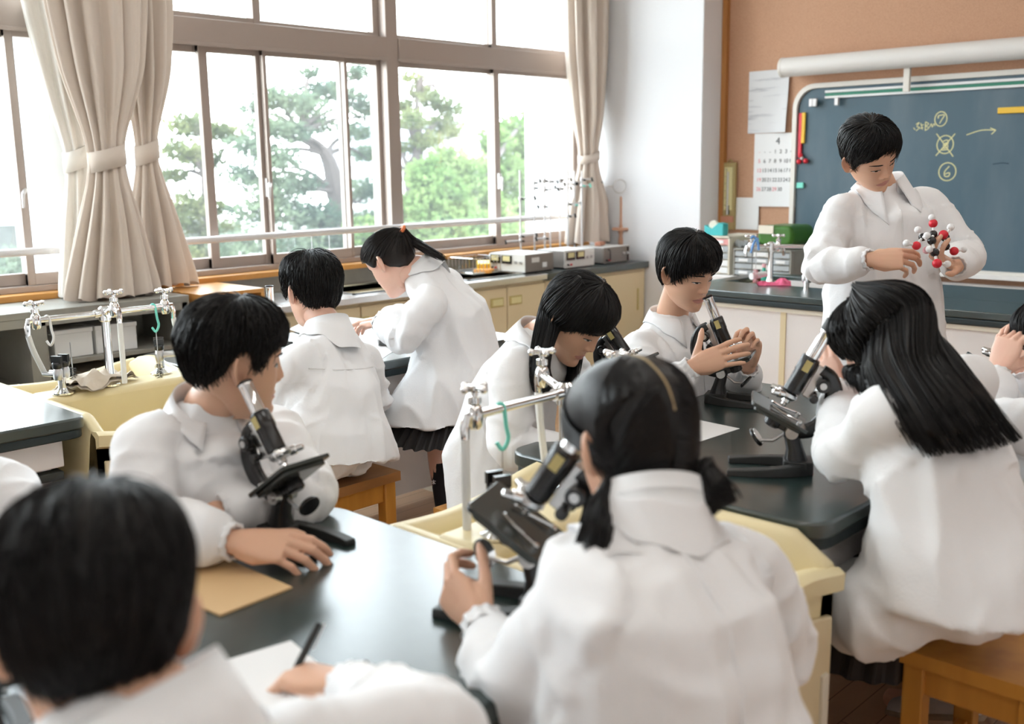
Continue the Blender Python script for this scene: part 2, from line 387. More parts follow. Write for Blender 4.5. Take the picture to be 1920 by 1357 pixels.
def window(n, x0, x1, sashes, uppers):
    """sliding window bay: frame; sashes = (x0, x1, track y); glass panes; latches"""
    fr = MB()
    for x in ((x0, x1) if n == 4 else (x1,)): fr.box(x - .045, x + .045, 4.86, 5.03, 0.915, 3.24)
    fr.box(x0 + .046, x1 - .046, 4.85, 5.03, 2.085, 2.205); fr.box(x0 + .046, x1 - .046, 4.88, 5.03, 0.915, 0.945); fr.box(x0 + .046, x1 - .046, 4.88, 5.03, 3.18, 3.24)
    fr.box(x0 + .046, x1 - .046, 4.842, 4.849, 2.070, 2.088)
    w = struct(obj('window_%d' % n, fr, 'alu', bevel=0.004))
    def sash(a, c, y, z0, z1, st, latch):
        s = MB(); bot = 0.055 if z1 < 2.1 else 0.03
        s.box(a, a + st, y - .018, y + .018, z0, z1).box(c - st, c, y - .018, y + .018, z0, z1)
        s.box(a, c, y - .016, y + .016, z0, z0 + bot).box(a, c, y - .016, y + .016, z1 - .035, z1)
        so = obj('sash', s, 'alu', w, bevel=0.003)
        g = MB().box(a - .0, c, y - .003, y + .003, z0 + .02, z1 - .02); obj('glass', g, 'glass', so, sm=False)
        gk = MB().box(c - .004, c + .004, y - .012, y + .012, z0 + .03, z1 - .03); obj('gasket', gk, 'gasket', so)
        if latch:
            xl = a + .5 * st if latch < 0 else c - .5 * st; zl = 1.36
            L = MB().box(xl - .012, xl + .012, y - .04, y - .016, zl - .05, zl + .05).tube([(xl, y - .05, zl + .02), (xl - .02, y - .075, zl + .0), (xl - .025, y - .08, zl - .06)], [.012, .009, .006], 8)
            obj('latch', L, 'alu_l', so)
    for a, c, y, st, la in sashes: sash(a, c, y, 0.945, 2.085, st, la)
    for a, c, y, st in uppers: sash(a, c, y, 2.205, 3.18, st, 0)
    return w
window(1, 0.34, 2.2, [(0.38, 1.30, 4.905, .045, 0), (1.24, 1.93, 4.945, .045, 1), (1.88, 2.16, 4.905, .035, 0)], [(0.38, 1.3, 4.905, .04), (1.27, 2.16, 4.945, .04)])
window(2, 2.2, 4.07, [(2.24, 2.90, 4.985, .012, 0), (2.845, 3.23, 4.945, .05, 1), (3.20, 3.755, 4.905, .02, 0), (3.73, 4.03, 4.945, .03, 0)], [(2.24, 3.2, 4.905, .045), (3.16, 4.03, 4.945, .045)])
window(3, 4.07, 5.81, [(4.11, 4.99, 4.945, .045, 0), (4.94, 5.78, 4.905, .05, -1)], [(4.11, 4.98, 4.945, .05), (4.93, 5.78, 4.905, .045)])
window(4, -2.55, 0.34, [(-2.5, -1.1, 4.905, .045, 0), (-1.15, 0.30, 4.945, .045, 1)], [(-2.5, -1.1, 4.905, .04), (-1.15, 0.3, 4.945, .04)])

# rail along the windows
r = thing('window_rail', 'grey metal guard rail running across all the windows', 'rail', (2.5, 4.85, 1.105))
obj('rail_bar', MB().tube([(RX0, 4.822, 1.105), (5.80, 4.822, 1.105)], 0.018, 14), 'alu_l', r)
for x in (0.34, 2.2, 4.07): obj('bracket', MB().tube([(x, 4.87, 1.105), (x, 4.80, 1.105)], 0.009, 8), 'alu', r)

# unseen fixture bodies for the added fill light
for k, (x, y) in enumerate(LAMPS):
    f = thing('fill_fixture', 'unseen white ceiling fixture added as fill light over the lab tables', 'ceiling light', (x, y, 3.3), 0, 'added fill fixtures over the tables')
    obj('housing', MB().box(x - .66, x + .66, y - .17, y + .17, 3.23, 3.3), 'ps_white', f, bevel=0.01)
    for s_ in (-.08, .08): obj('fill_tube', MB().tube([(x - .6, y + s_, 3.205), (x + .6, y + s_, 3.205)], 0.015, 10), 'fill_glow', f)

# ---------------------------------------------------------------- curtains
def curtain(name, label, prof, yc, n, seed, tie_z, mats='curtain', group=None, tie_w=0.045):
    """prof: (z, x centre, half width, half depth) from top to bottom"""
    rs = np.random.RandomState(seed); rows = 72; cols = n * 14
    P_ = np.array(prof, float); z = np.linspace(P_[0, 0], P_[-1, 0], rows)
    zi = P_[::-1, 0]; ip = lambda c: np.interp(z, zi, P_[::-1, c])
    k3 = np.ones(5) / 5
    def sm_(a): return np.convolve(np.pad(a, 2, mode='edge'), k3, 'valid')
    xc, hw, hd = (sm_(ip(c)) for c in (1, 2, 3))
    th = np.linspace(0, 2 * PI, cols, endpoint=False); ph = rs.rand(n) * 6
    out = np.zeros((rows, cols, 3))
    wob = np.interp(th, np.linspace(0, 2 * PI, 2 * n + 1), np.r_[rs.randn(2 * n), 0] * 0.16)
    amp = np.interp(th, np.linspace(0, 2 * PI, n + 1), np.r_[0.6 + 0.8 * rs.rand(n), 1.0])
    for i in range(rows):
        t = (z[0] - z[i]) / (z[0] - z[-1]); dz = abs(z[i] - tie_z)
        pl = np.sin(n * th + wob * 3 + 0.7 * math.sin(3 * t + seed)) ; pl = np.sign(pl) * np.abs(pl) ** 0.6
        a = (0.20 + 0.30 * min(1, dz / .25)) * amp
        a2 = 0.10 * np.sin(2.3 * n * th + 5 * t + ph[0]) * min(1, dz * 3)
        rad = 1 + (pl * a + a2)
        out[i, :, 0] = xc[i] + hw[i] * np.cos(th) * (1 + 0.20 * pl * amp) ; out[i, :, 1] = yc + hd[i] * np.sin(th) * rad
        out[i, :, 2] = z[i] + (0.010 * np.sin(n * th + 1) if i == rows - 1 else 0)
    c = thing(name, label, 'curtain', (prof[-1][1], yc, prof[-1][0]), 0, group)
    m = MB(); m.grid(out, True); obj('cloth', m, mats, c, ang=None)
    k = np.argmin(abs(z - tie_z)); a = np.linspace(0, 2 * PI, 40, endpoint=False); bnd = []
    for dz, e in ((-tie_w, .004), (-tie_w, .012), (tie_w, .012), (tie_w, .004)):
        bnd.append(np.stack([xc[k] + (hw[k] * 1.06 + e) * np.cos(a), yc + (hd[k] * 1.22 + e) * np.sin(a), tie_z + dz + 0.02 * np.cos(a)], 1))
    t_ = MB(); t_.rings(bnd + [bnd[0]], True, False); obj('tieback', t_, mats, c, ang=None)
    return c
curtain('curtain', 'beige curtain with the widest gather, tied back over the grey shelf', [(3.25, 2.175, .212, .075), (2.2, 2.185, .198, .075), (1.9, 2.185, .163, .07), (1.58, 2.165, .069, .045), (1.45, 2.165, .070, .045), (1.25, 2.16, .120, .065), (.895, 2.15, .203, .075)], 4.60, 12, 4, 1.515)
curtain('curtain', 'narrower beige tied curtain beside the wide one, left of the pine view', [(3.25, 2.47, .125, .05), (2.2, 2.475, .12, .05), (1.9, 2.46, .10, .05), (1.60, 2.428, .042, .035), (1.49, 2.428, .043, .035), (1.25, 2.44, .10, .05), (.905, 2.465, .165, .055)], 4.735, 10, 9, 1.545)
curtain('curtain', 'beige tied curtain in the corner beside the white pillar', [(3.25, 5.64, .165, .08), (2.2, 5.645, .15, .08), (1.8, 5.65, .11, .07), (1.56, 5.655, .072, .045), (1.45, 5.655, .072, .045), (1.2, 5.66, .15, .07), (.925, 5.665, .205, .075)], 4.68, 9, 14, 1.51, tie_w=.028)
curtain('sheer_curtain', 'sheer pale curtain half hidden behind the wide beige one', [(3.25, 2.00, .09, .05), (2.2, 2.01, .085, .05), (1.8, 2.05, .06, .045), (1.55, 2.09, .04, .03), (1.45, 2.09, .04, .03), (1.2, 2.07, .06, .04), (.90, 2.04, .07, .05)], 4.75, 6, 21, 1.515, 'sheer')

# ---------------------------------------------------------------- outside
struct(obj('ground', MB().box(-60, 90, 5.2, 160, -6.2, -6.0), 'ground'))
def tree(name, label, trunk, clumps, leaf, seed, size, dens, branches=True, flat=0.55):
    """trunk: points with radii; clumps: (x, y, z, radius)"""
    rs = np.random.RandomState(seed)
    t = thing(name, label, 'tree', (trunk[0][0], trunk[0][1], -6.0), 0, 'trees outside the windows')
    tp = np.array(trunk, float); m = MB(); m.tube(bez(tp[:, :3], 14), np.interp(np.linspace(0, 1, 14), np.linspace(0, 1, len(tp)), tp[:, 3]), 9)
    if branches:
        for c in clumps:
            k = np.argmin(np.abs(tp[:, 2] - (c[2] - .35)) + 0.0); a = tp[k, :3]
            q = bez([a, (a + np.array(c[:3])) / 2 + rs.randn(3) * .10 + (0, 0, .08), np.array(c[:3]) - (0, 0, c[3] * .3)], 7)
            m.tube(q, np.linspace(.06, .018, 7), 6)
    obj('trunk', m, 'bark', t)
    V = []; F = []; nv = 0
    for c in clumps:
        n = int(dens * (c[3] / .4) ** 2)
        d = rs.randn(n, 3); d /= np.linalg.norm(d, axis=1)[:, None]; r_ = c[3] * rs.rand(n) ** 0.45 * (1 + .28 * vnoise(d * 2.2 + seed))
        p = np.array(c[:3]) + d * r_[:, None] * (1.15, 1.0, flat)
        u = rs.randn(n, 3); u[:, 2] = np.abs(u[:, 2]) * .8; u /= np.linalg.norm(u, axis=1)[:, None]; w = np.cross(u, rs.randn(n, 3)); w /= np.linalg.norm(w, axis=1)[:, None]
        s = size * (.6 + .8 * rs.rand(n))[:, None]
        V.append(np.stack([p - w * s * .35, p + w * s * .35, p + w * s * .2 + u * s, p - w * s * .2 + u * s], 1).reshape(-1, 3))
        F.append(nv + np.arange(4 * n).reshape(-1, 4)); nv += 4 * n
    me = bpy.data.meshes.new('foliage'); me.from_pydata(np.vstack(V).tolist(), [], np.vstack(F).tolist())
    link('foliage', me, leaf, t, sm=False)
    return t
def clumps(L): return [(p[0], p[1], p[2], r) for p, r in L]
tree('pine_tree', 'yellow-green pine seen through the window just right of the curtains', [(9.0, 17.6, -6, .22), (9.15, 17.5, -2, .17), ((9.987,17.500,0.008)[0], 17.5, (9.987,17.500,0.008)[2], .12), ((10.058,17.500,1.375)[0], 17.5, (10.058,17.500,1.375)[2], .07), ((10.048,17.500,2.238)[0], 17.5, (10.048,17.500,2.238)[2], .03)],
     clumps([((9.804,17.500,2.253), .42), ((10.438,17.800,2.207), .38), ((9.529,17.200,1.802), .42), ((10.116,17.600,1.666), .42), ((9.398,17.400,1.385), .28), ((10.887,17.900,2.117), .34), ((9.724,17.400,0.854), .42), ((9.978,17.200,0.751), .34), ((9.436,17.300,0.580), .36), ((9.844,17.400,0.315), .42), ((10.524,17.700,0.369), .3), ((9.437,17.200,-0.038), .48), ((10.083,17.400,-0.143), .5)]), 'leaf1', 3, .068, 620)
tree('pine_tree', 'tall blue-green pine with a forked trunk in the middle of the window view', [(11.6, 17, -6, .32), ((12.274,16.500,0.212)[0], 16.5, (12.274,16.500,0.212)[2], .24), ((12.268,16.500,1.033)[0], 16.5, (12.268,16.500,1.033)[2], .20), ((12.082,16.500,1.741)[0], 16.5, (12.082,16.500,1.741)[2], .13), ((11.498,16.500,2.131)[0], 16.5, (11.498,16.500,2.131)[2], .07)],
     clumps([((11.803,16.500,3.223), .20), ((12.170,16.700,2.892), .36), ((10.938,16.300,2.727), .4), ((11.447,16.300,2.603), .46), ((12.703,16.900,3.026), .28), ((13.318,17.000,3.317), .32), ((12.928,16.700,2.821), .36), ((13.393,16.800,2.584), .4), ((10.674,16.600,2.546), .28), ((10.614,16.200,2.202), .4), ((11.116,16.200,2.116), .38), ((12.208,16.800,2.301), .34), ((12.881,16.600,2.153), .38), ((10.391,16.400,1.880), .38), ((10.734,16.100,1.641), .45), ((13.510,17.000,1.749), .4), ((10.192,16.400,1.368), .36), ((10.654,16.200,1.124), .5), ((11.233,16.200,1.207), .42), ((10.889,16.000,0.690), .55), ((10.293,16.200,0.710), .45), ((11.384,15.800,0.577), .5), ((13.178,16.800,1.008), .5), ((13.045,16.500,0.381), .55), ((9.929,16.200,0.164), .5), ((10.888,15.800,0.120), .6), ((11.840,15.800,0.061), .5)]), 'leaf2', 5, .068, 600)
tree('pine_tree', 'bare-trunked pine standing in the window right of the centre mullion', [(12.6, 15.6, -6, .26), ((12.955,15.000,0.426)[0], 15, (12.955,15.000,0.426)[2], .20), ((12.913,15.000,1.321)[0], 15, (12.913,15.000,1.321)[2], .17), ((13.131,15.000,1.811)[0], 15, (13.131,15.000,1.811)[2], .10), ((13.104,15.000,2.784)[0], 15, (13.104,15.000,2.784)[2], .04)],
     clumps([((13.025,15.000,3.087), .24), ((13.264,15.000,2.809), .34), ((13.027,15.300,2.603), .30), ((13.747,15.200,2.671), .34), ((13.977,15.000,2.568), .34), ((12.847,14.800,2.335), .36), ((13.758,15.000,2.264), .40), ((13.160,14.800,1.954), .36), ((12.974,15.200,1.815), .28), ((14.241,15.300,2.130), .26), ((13.071,15.600,2.322), .3), ((13.007,15.800,1.627), .3)]), 'leaf1', 8, .06, 600)
tree('leafy_tree', 'bright fresh-green leafy tree low behind the retort stands', [(14.5, 14.5, -6, .2), (14.6, 14.5, -2, .15), ((14.027,14.300,0.597)[0], 14.3, (14.027,14.300,0.597)[2], .1), ((14.117,14.300,1.300)[0], 14.3, (14.117,14.300,1.300)[2], .05)],
     clumps([((12.425,14.000,1.324), .38), ((13.131,14.200,1.507), .42), ((12.489,13.800,1.043), .5), ((13.333,14.000,1.117), .5), ((12.098,13.800,0.685), .5), ((12.673,13.600,0.571), .55), ((14.242,14.500,1.299), .46), ((13.735,14.000,0.714), .55), ((15.001,14.800,1.917), .36), ((15.754,15.000,2.141), .42), ((16.066,15.000,1.602), .46), ((15.087,14.600,1.287), .5), ((15.253,14.400,0.757), .55), ((13.950,13.800,0.311), .5), ((12.313,13.500,0.219), .6), ((13.226,13.500,0.068), .6), ((14.971,14.000,0.148), .5), ((16.761,15.400,2.502), .3), ((11.330,14.200,0.250), .5), ((11.881,14.000,0.179), .5)]), 'leaf3', 12, .085, 760, True, .85)
tree('leafy_tree', 'small pale tree low in the leftmost window', [(3.6, 18, -6, .15), (3.7, 18, -1, .1), ((6.666,18.000,-0.061)[0], 18, (6.666,18.000,-0.061)[2], .05)],
     clumps([((6.709,18.000,-0.064), .4), ((7.279,18.500,0.603), .25), ((7.518,18.300,0.136), .4), ((6.409,17.600,-0.280), .5), ((7.005,17.800,-0.256), .4)]), 'leaf2', 15, .08, 500, True, .8)
def house(label, x0, x1, y, z1, zr):
    h = thing('house', label, 'house', ((x0 + x1) / 2, y, -6))
    obj('wall', MB().box(x0, x1, y, y + 6, -6, z1), 'house', h)
    rf = MB().prism([(x0 - .5, z1), (x1 + .5, z1), (x1 - 1.2, zr), (x0 + 1.2, zr)], y - .5, y + 6.5, f=lambda a, b_, c: (a, c, b_))
    obj('roof', rf, 'roof', h)
    for k in range(3):
        xa = x0 + (x1 - x0) * (.12 + .28 * k); obj('house_window', MB().box(xa, xa + 1.2, y - .05, y, z1 - 2, z1 - .8), 'dark_in', h)
house('pale house with a grey roof beyond the yellow-green pine', 11.5, 19, 36, 0.6, 2.2)
house('pale house beyond the leftmost window', -1.5, 7.5, 38, -1.0, 0.8)
house('pale house behind the fresh-green tree', 31, 42, 36, 1.6, 3.6)

# ---------------------------------------------------------------- lab tables, sinks, counters
def lab_table(label, x0, x1, y0, y1, z=0.75, round_=0.06, apron=True):
    t = thing('lab_table', label, 'table', ((x0 + x1) / 2, (y0 + y1) / 2, 0))
    top = MB().prism(rrect(x0, x1, y0, y1, round_), z - .036, z); obj('tabletop', top, 'black_top', t, bevel=0.006)
    ed = MB().prism(rrect(x0 + .006, x1 - .006, y0 + .006, y1 - .006, round_), z - .062, z - .034); obj('table_edge', ed, 'black_edge', t, bevel=0.004)
    ap = MB().box(x0 + .06, x1 - .06, y0 + .05, y1 - .05, z - .15, z - .06); obj('apron', ap, 'white_panel', t, bevel=0.004)
    sh = MB().box(x0 + .06, x1 - .06, y0 + .06, y0 + .32, z - .19, z - .165).box(x0 + .06, x1 - .06, y1 - .32, y1 - .06, z - .19, z - .165)
    obj('under_shelf', sh, 'dark_in', t, bevel=0.003)
    for xa in (x0 + .08, x1 - .14):
        pn = MB().box(xa, xa + .06, y0 + .1, y1 - .1, 0.05, z - .06); obj('leg_panel', pn, 'white_panel', t, bevel=0.003)
        obj('plinth', MB().box(xa - .004, xa + .064, y0 + .1, y1 - .1, 0, .05), 'ivory', t)
    obj('centre_panel', MB().box(x0 + .1, x1 - .1, (y0 + y1) / 2 - .02, (y0 + y1) / 2 + .02, .05, z - .06), 'white_panel', t)
    return t
lab_table('dark lab table in front with the kraft envelope on it', -0.05, 1.255, 0.905, 1.755)
lab_table('dark lab table on the right with two microscopes and a white sheet', 1.80, 2.94, 0.905, 1.765)
lab_table('dark lab table by the window sinks covered with papers', 1.85, 3.15, 2.95, 3.82)
lab_table('empty lab table at the left edge reflecting the windows', -0.4, 1.265, 2.95, 3.75, round_=.04)

def sink_unit(label, x0, x1, y0, y1, z=0.75, far=0.0, ym=0.0):
    """moulded double trough between two tables: flush side rims, tap ledge across the middle, wavy end lips, cabinet below"""
    s = thing('sink_unit', label, 'sink', ((x0 + x1) / 2, (y0 + y1) / 2, 0))
    ys = np.linspace(y0, y1, 41); t = (ys - y0) / (y1 - y0)
    def side(xa, xb, rise):
        m = MB(); rs = []
        for y, q in zip(ys, t):
            h = z - .008 + rise * np.exp(-((q - .80) / .13) ** 2) - .05 * max(0, 1 - q / .10) - (.05 - rise) * max(0, (q - .9) / .1)
            rs.append([(xa, y, .46), (xa, y, h - .01), (xa + (xb - xa) * .2, y, h), (xa + (xb - xa) * .7, y, h), (xb, y, h - .012), (xb + (xb - xa) * .4, y, .55), (xb + (xb - xa) * .4, y, .46)])
        return m.rings(rs, True, True)
    obj('side_rim', side(x0, x0 + .04, 0), 'sink', s, ang=1.0); obj('side_rim', side(x1, x1 - .04, .028), 'sink', s, ang=1.0)
    xs = np.linspace(x0, x1, 41); tx = (xs - x0) / (x1 - x0)
    for ya, sg, hh in ((y0, 1, z - .06 + .014 * np.cos(tx * 2.6 * PI + .6)), (y1, -1, z - .055 + far * tx ** 1.6 + .010 * np.cos(tx * 2 * PI))):
        m = MB(); rs = []
        for x, h in zip(xs, hh):
            rs.append([(x, ya, .46), (x, ya - sg * .0, h - .05), (x, ya - sg * .022, h - .04), (x, ya - sg * .024, h - .006), (x, ya - sg * .010, h + .003), (x, ya + sg * .02, h), (x, ya + sg * .034, h - .02), (x, ya + sg * .07, .55), (x, ya + sg * .07, .46)])
        m.rings(rs, True, True); obj('end_rim', m, 'sink', s, ang=1.0)
    obj('basin', MB().box(x0 + .02, x1 - .02, y0 + .03, y1 - .03, .46, .52), 'sink', s, bevel=.01)
    obj('tap_ledge', MB().box(x0 + .01, x1 - .01, ym - .075, ym + .075, .50, z - .002), 'sink', s, bevel=.022, seg=4)
    obj('cabinet', MB().box(x0 + .012, x1 - .012, y0 + .012, y1 - .012, 0, .465), 'cream', s, bevel=.01)
    for sg, y in ((1, y0), (-1, y1)):
        ps = np.linspace(x0 + .02, x1 - .02, 20); q = (ps - ps[0]) / (ps[-1] - ps[0]); m = MB()
        m.rings([[(x, y + sg * .012, .05), (x, y - sg * .012, .05), (x, y - sg * .012, .60 + .014 * math.cos(k * 2.6 * PI + .6)), (x, y + sg * .012, .60 + .014 * math.cos(k * 2.6 * PI + .6))] for x, k in zip(ps, q)], True, True)
        d_ = obj('door', m, 'cream', s, bevel=.004); hx = x1 - .05 if sg > 0 else x0 + .05
        obj('handle', MB().box(hx - .012, hx + .012, y - sg * .012 - .008, y - sg * .012 + .008, .36, .48), 'ivory', d_, bevel=.003)
    return s
sink_unit('cream moulded sink between the front table and the right table', 1.262, 1.795, 0.87, 1.64, far=.035, ym=1.38)
sink_unit('cream moulded sink behind the boy in profile, with folded rag', 1.272, 1.845, 2.93, 3.83, far=.03, ym=3.36)

# stools
def stool(label, cx, cy, rot, w=0.30, d=0.30, h=0.45, group='wooden stools'):
    t = thing('stool', label, 'stool', (cx, cy, 0), rot, None, world=False)
    P_ = np.zeros((9, 9, 3)); top = MB()
    m = MB(); 
    for z0, dish in ((h, 1), (h - .03, 0)):
        pass
    a = np.linspace(-1, 1, 9); X, Y = np.meshgrid(a, a)
    Z = h - 0.010 * np.clip(1 - X ** 2 * .9, 0, 1) * np.clip(1 - Y ** 2, 0, 1)
    P_[..., 0] = X * w / 2; P_[..., 1] = Y * d / 2; P_[..., 2] = Z
    m.grid(P_); B_ = P_.copy(); B_[..., 2] = h - .032; m.grid(B_)
    for i in range(8):
        for (p, q) in (((i, 0), (i + 1, 0)), ((i, 8), (i + 1, 8)), ((0, i), (0, i + 1)), ((8, i), (8, i + 1))):
            m.add([P_[p], P_[q], B_[q], B_[p]], [(0, 1, 2, 3)])
    obj('seat', m, 'stool_d' if 'worn' in label else 'stool', t, bevel=.004)
    lw = .045
    for sx in (-1, 1):
        for sy in (-1, 1):
            x, y = sx * (w / 2 - .035), sy * (d / 2 - .035)
            obj('leg', MB().box(x - lw / 2, x + lw / 2, y - lw / 2, y + lw / 2, 0, h - .03), 'stool', t, bevel=.004)
    for s_ in (-1, 1):
        obj('rail', MB().box(-w / 2 + .05, w / 2 - .05, s_ * (d / 2 - .035) - .012, s_ * (d / 2 - .035) + .012, h - .10, h - .03), 'stool', t, bevel=.003)
        obj('rail', MB().box(s_ * (w / 2 - .035) - .012, s_ * (w / 2 - .035) + .012, -d / 2 + .05, d / 2 - .05, h - .10, h - .03), 'stool', t, bevel=.003)
        obj('stretcher', MB().box(-w / 2 + .05, w / 2 - .05, s_ * (d / 2 - .035) - .012, s_ * (d / 2 - .035) + .012, .12, .16), 'stool', t, bevel=.003)
    return t
stool('worn brown stool under the boy seen from behind at the papers', 2.0, 2.76, 0, .31, .31)
stool('bright orange-brown stool under the long-haired girl at the right', 2.20, 0.68, 0, .38, .30)
stool('stool under the girl bending over her eyepiece', 2.16, 2.13, 0, .30, .30, .43)
stool('stool under the boy adjusting his microscope', 2.66, 2.16, 0)
stool('stool under the boy in profile with folded arms', 0.98, 2.15, 0)
stool('stool under the girl with two low ponytails', 1.20, 0.60, 0)
stool('stool under the boy writing in the lower left', 0.42, 0.55, 0)
stool('stool under the student cut off by the right edge', 2.98, 0.62, 0)
stool('stool under the student cut off by the left edge', 0.40, 2.15, 0)

# window counter: worktops and cabinets
CY0 = 4.27
ct = thing('steel_counter', 'stainless steel sink counter under the windows', 'counter', (3.8, 4.55, 0.80))
m = MB().box(2.82, 4.76, CY0, CY0 + .10, .765, .80).box(2.82, 4.76, 4.74, 4.86, .765, .80)
for xa, xb in ((2.82, 3.34), (3.86, 4.18), (4.66, 4.76)): m.box(xa, xb, CY0 + .10, 4.74, .765, .80)
obj('worktop', m, 'steel', ct, bevel=.003)
for xa, xb in ((3.34, 3.86), (4.18, 4.66)):
    bs = MB().box(xa, xb, CY0 + .10, 4.74, .60, .615).box(xa - .006, xa, CY0 + .1, 4.74, .6, .80).box(xb, xb + .006, CY0 + .1, 4.74, .6, .80).box(xa, xb, CY0 + .094, CY0 + .10, .6, .80).box(xa, xb, 4.74, 4.746, .6, .80)
    obj('basin', bs, 'steel', ct)
    rm = MB()
    for q in (((xa, xa + .012), (CY0 + .1, 4.74)), ((xb - .012, xb), (CY0 + .1, 4.74)), ((xa, xb), (CY0 + .1, CY0 + .112)), ((xa, xb), (4.728, 4.74))): rm.box(q[0][0], q[0][1], q[1][0], q[1][1], .80, .806)
    obj('rim', rm, 'steel', ct)
bt = obj('black_worktop', MB().box(4.765, 5.81, CY0, 4.86, .755, .80), 'black_top', bevel=.004); tag(bt, 'dark worktop end of the window counter under the power supplies', 'worktop')
def cabinet(label, x0, x1, handle):
    c = thing('base_cabinet', label, 'cabinet', ((x0 + x1) / 2, 4.55, 0))
    obj('carcass', MB().box(x0 + .001, x1 - .001, CY0 + .04, 4.86, .06, .764), 'cream', c, bevel=.002)
    obj('plinth', MB().box(x0 + .001, x1 - .001, CY0 + .08, 4.8, 0, .06), 'dark_in', c)
    d = obj('door', MB().box(x0 + .004, x1 - .004, CY0 + .02, CY0 + .04, .08, .745), 'cream', c, bevel=.003)
    if handle is not None:
        hx = handle
        h = obj('handle_plate', MB().box(hx - .055, hx + .055, CY0 + .014, CY0 + .02, .635, .69), 'gold', d, bevel=.002)
        obj('handle_slot', MB().box(hx - .042, hx + .042, CY0 + .010, CY0 + .0145, .645, .68), 'meter', h)
    return c
cabinet('cream cabinet whose door shows left of the bending girl\'s arm', 2.82, 3.32, (3.316,4.290,0.705)[0])
cabinet('cream cabinet mostly hidden behind the bending girl\'s sleeve', 3.32, 3.84, 3.6)
cabinet('cream cabinet just right of the bending girl\'s back, handle at its right', 3.84, 4.42, 4.33)
cabinet('cream cabinet under the joint of steel and dark worktop', 4.42, 4.76, 4.49)
c_ = thing('base_cabinet', 'wide cream cabinet with a sliding door beside the pillar', 'cabinet', (5.28, 4.55, 0))
obj('carcass', MB().box(4.77, 5.80, CY0 + .03, 4.86, .06, .754), 'cream', c_, bevel=.002); obj('plinth', MB().box(4.77, 5.8, CY0 + .07, 4.8, 0, .06), 'dark_in', c_)
d_ = obj('sliding_door', MB().box(4.80, 5.28, CY0 + .012, CY0 + .03, .08, .735), 'cream', c_, bevel=.003)
d_ = obj('sliding_door', MB().box(5.26, 5.77, CY0 + .018, CY0 + .036, .08, .735), 'cream', c_, bevel=.003)
obj('handle', MB().box(5.70, 5.715, CY0 + .013, CY0 + .02, .47, .62), 'gold', d_)

# grey steel shelf unit at the left
gs = thing('metal_shelf', 'grey steel shelf unit under the curtained windows', 'shelf', (1.0, 4.63, 0))
GY = 4.42; GZ = .885
obj('top', MB().box(-1.2, 2.42, GY, 4.84, GZ - .03, GZ), 'grey_metal', gs, bevel=.003)
obj('front_lip', MB().box(-1.2, 2.42, GY, GY + .012, GZ - .065, GZ - .03), 'grey_metal', gs)
obj('back', MB().box(-1.2, 2.42, 4.82, 4.84, 0, GZ - .03), 'grey_metal', gs)
obj('bottom', MB().box(-1.2, 2.42, GY, 4.82, 0, .05), 'grey_metal', gs)
for x in (-1.19, 0.5, 1.68, 2.38): obj('upright', MB().box(x, x + (.075 if x == 1.68 else .03), GY, 4.82, .05, GZ - .03), 'grey_metal', gs, bevel=.002)
for xa, xb, z in ((-1.16, 0.5, .45), (.53, 1.68, .56), (1.755, 2.38, .66), (1.755, 2.38, .40)): obj('shelf_board', MB().box(xa, xb, GY + .01, 4.82, z - .02, z), 'grey_metal', gs, bevel=.002)
nm = obj('name_plate', MB().box(2.20, 2.27, GY - .003, GY + .001, GZ - .052, GZ - .028), 'ivory', gs)
for k, (x, w) in enumerate(((1.80, .17), (1.985, .19))):
    bx = thing('document_box', ('white document box at the left end of the upper shelf', 'white document box right of its neighbour on the upper shelf')[k], 'box', (x + w / 2, 4.6, .66), 0, None)
    obj('body', MB().box(x, x + w, GY + .05, 4.75, .66, .775), 'paper', bx, bevel=.004); obj('lid', MB().box(x - .003, x + w + .003, GY + .047, 4.753, .765, .785), 'paper', bx, bevel=.003)
for k, (x, w, h) in enumerate(((1.79, .13, .16), (1.93, .18, .18), (2.13, .2, .15))):
    bx = thing('document_box', ('cream document box at the left of the lower shelf', 'tallest cream document box in the middle of the lower shelf', 'wide cream document box at the right of the lower shelf')[k], 'box', (x + w / 2, 4.6, .40), 0, None)
    obj('body', MB().box(x, x + w, GY + .06, 4.78, .40, .40 + h - .02), 'paper', bx, bevel=.004); obj('lid', MB().box(x - .003, x + w + .003, GY + .057, 4.783, .40 + h - .03, .40 + h), 'rag', bx, bevel=.003)

# open wooden box cabinet beside it
wb = thing('wooden_cabinet', 'open orange wooden cabinet beside the grey shelf, red-brown inside', 'cabinet', (2.62, 4.6, 0))
for n_, q in (('top', (2.44, 2.79, 4.36, 4.80, .868, .888)), ('side', (2.44, 2.46, 4.36, 4.80, 0, .868)), ('side', (2.77, 2.79, 4.36, 4.80, 0, .868)), ('shelf', (2.46, 2.77, 4.37, 4.78, .70, .718)), ('bottom', (2.46, 2.77, 4.37, 4.78, .04, .06))):
    obj(n_, MB().box(*q), 'sill', wb, bevel=.002)
obj('back_board', MB().box(2.46, 2.77, 4.78, 4.80, 0, .868), 'box_wood', wb); obj('lining', MB().box(2.462, 2.768, 4.50, 4.777, .72, .866), 'box_wood', wb)
obj('shelf', MB().box(2.46, 2.77, 4.37, 4.78, .40, .418), 'sill', wb)

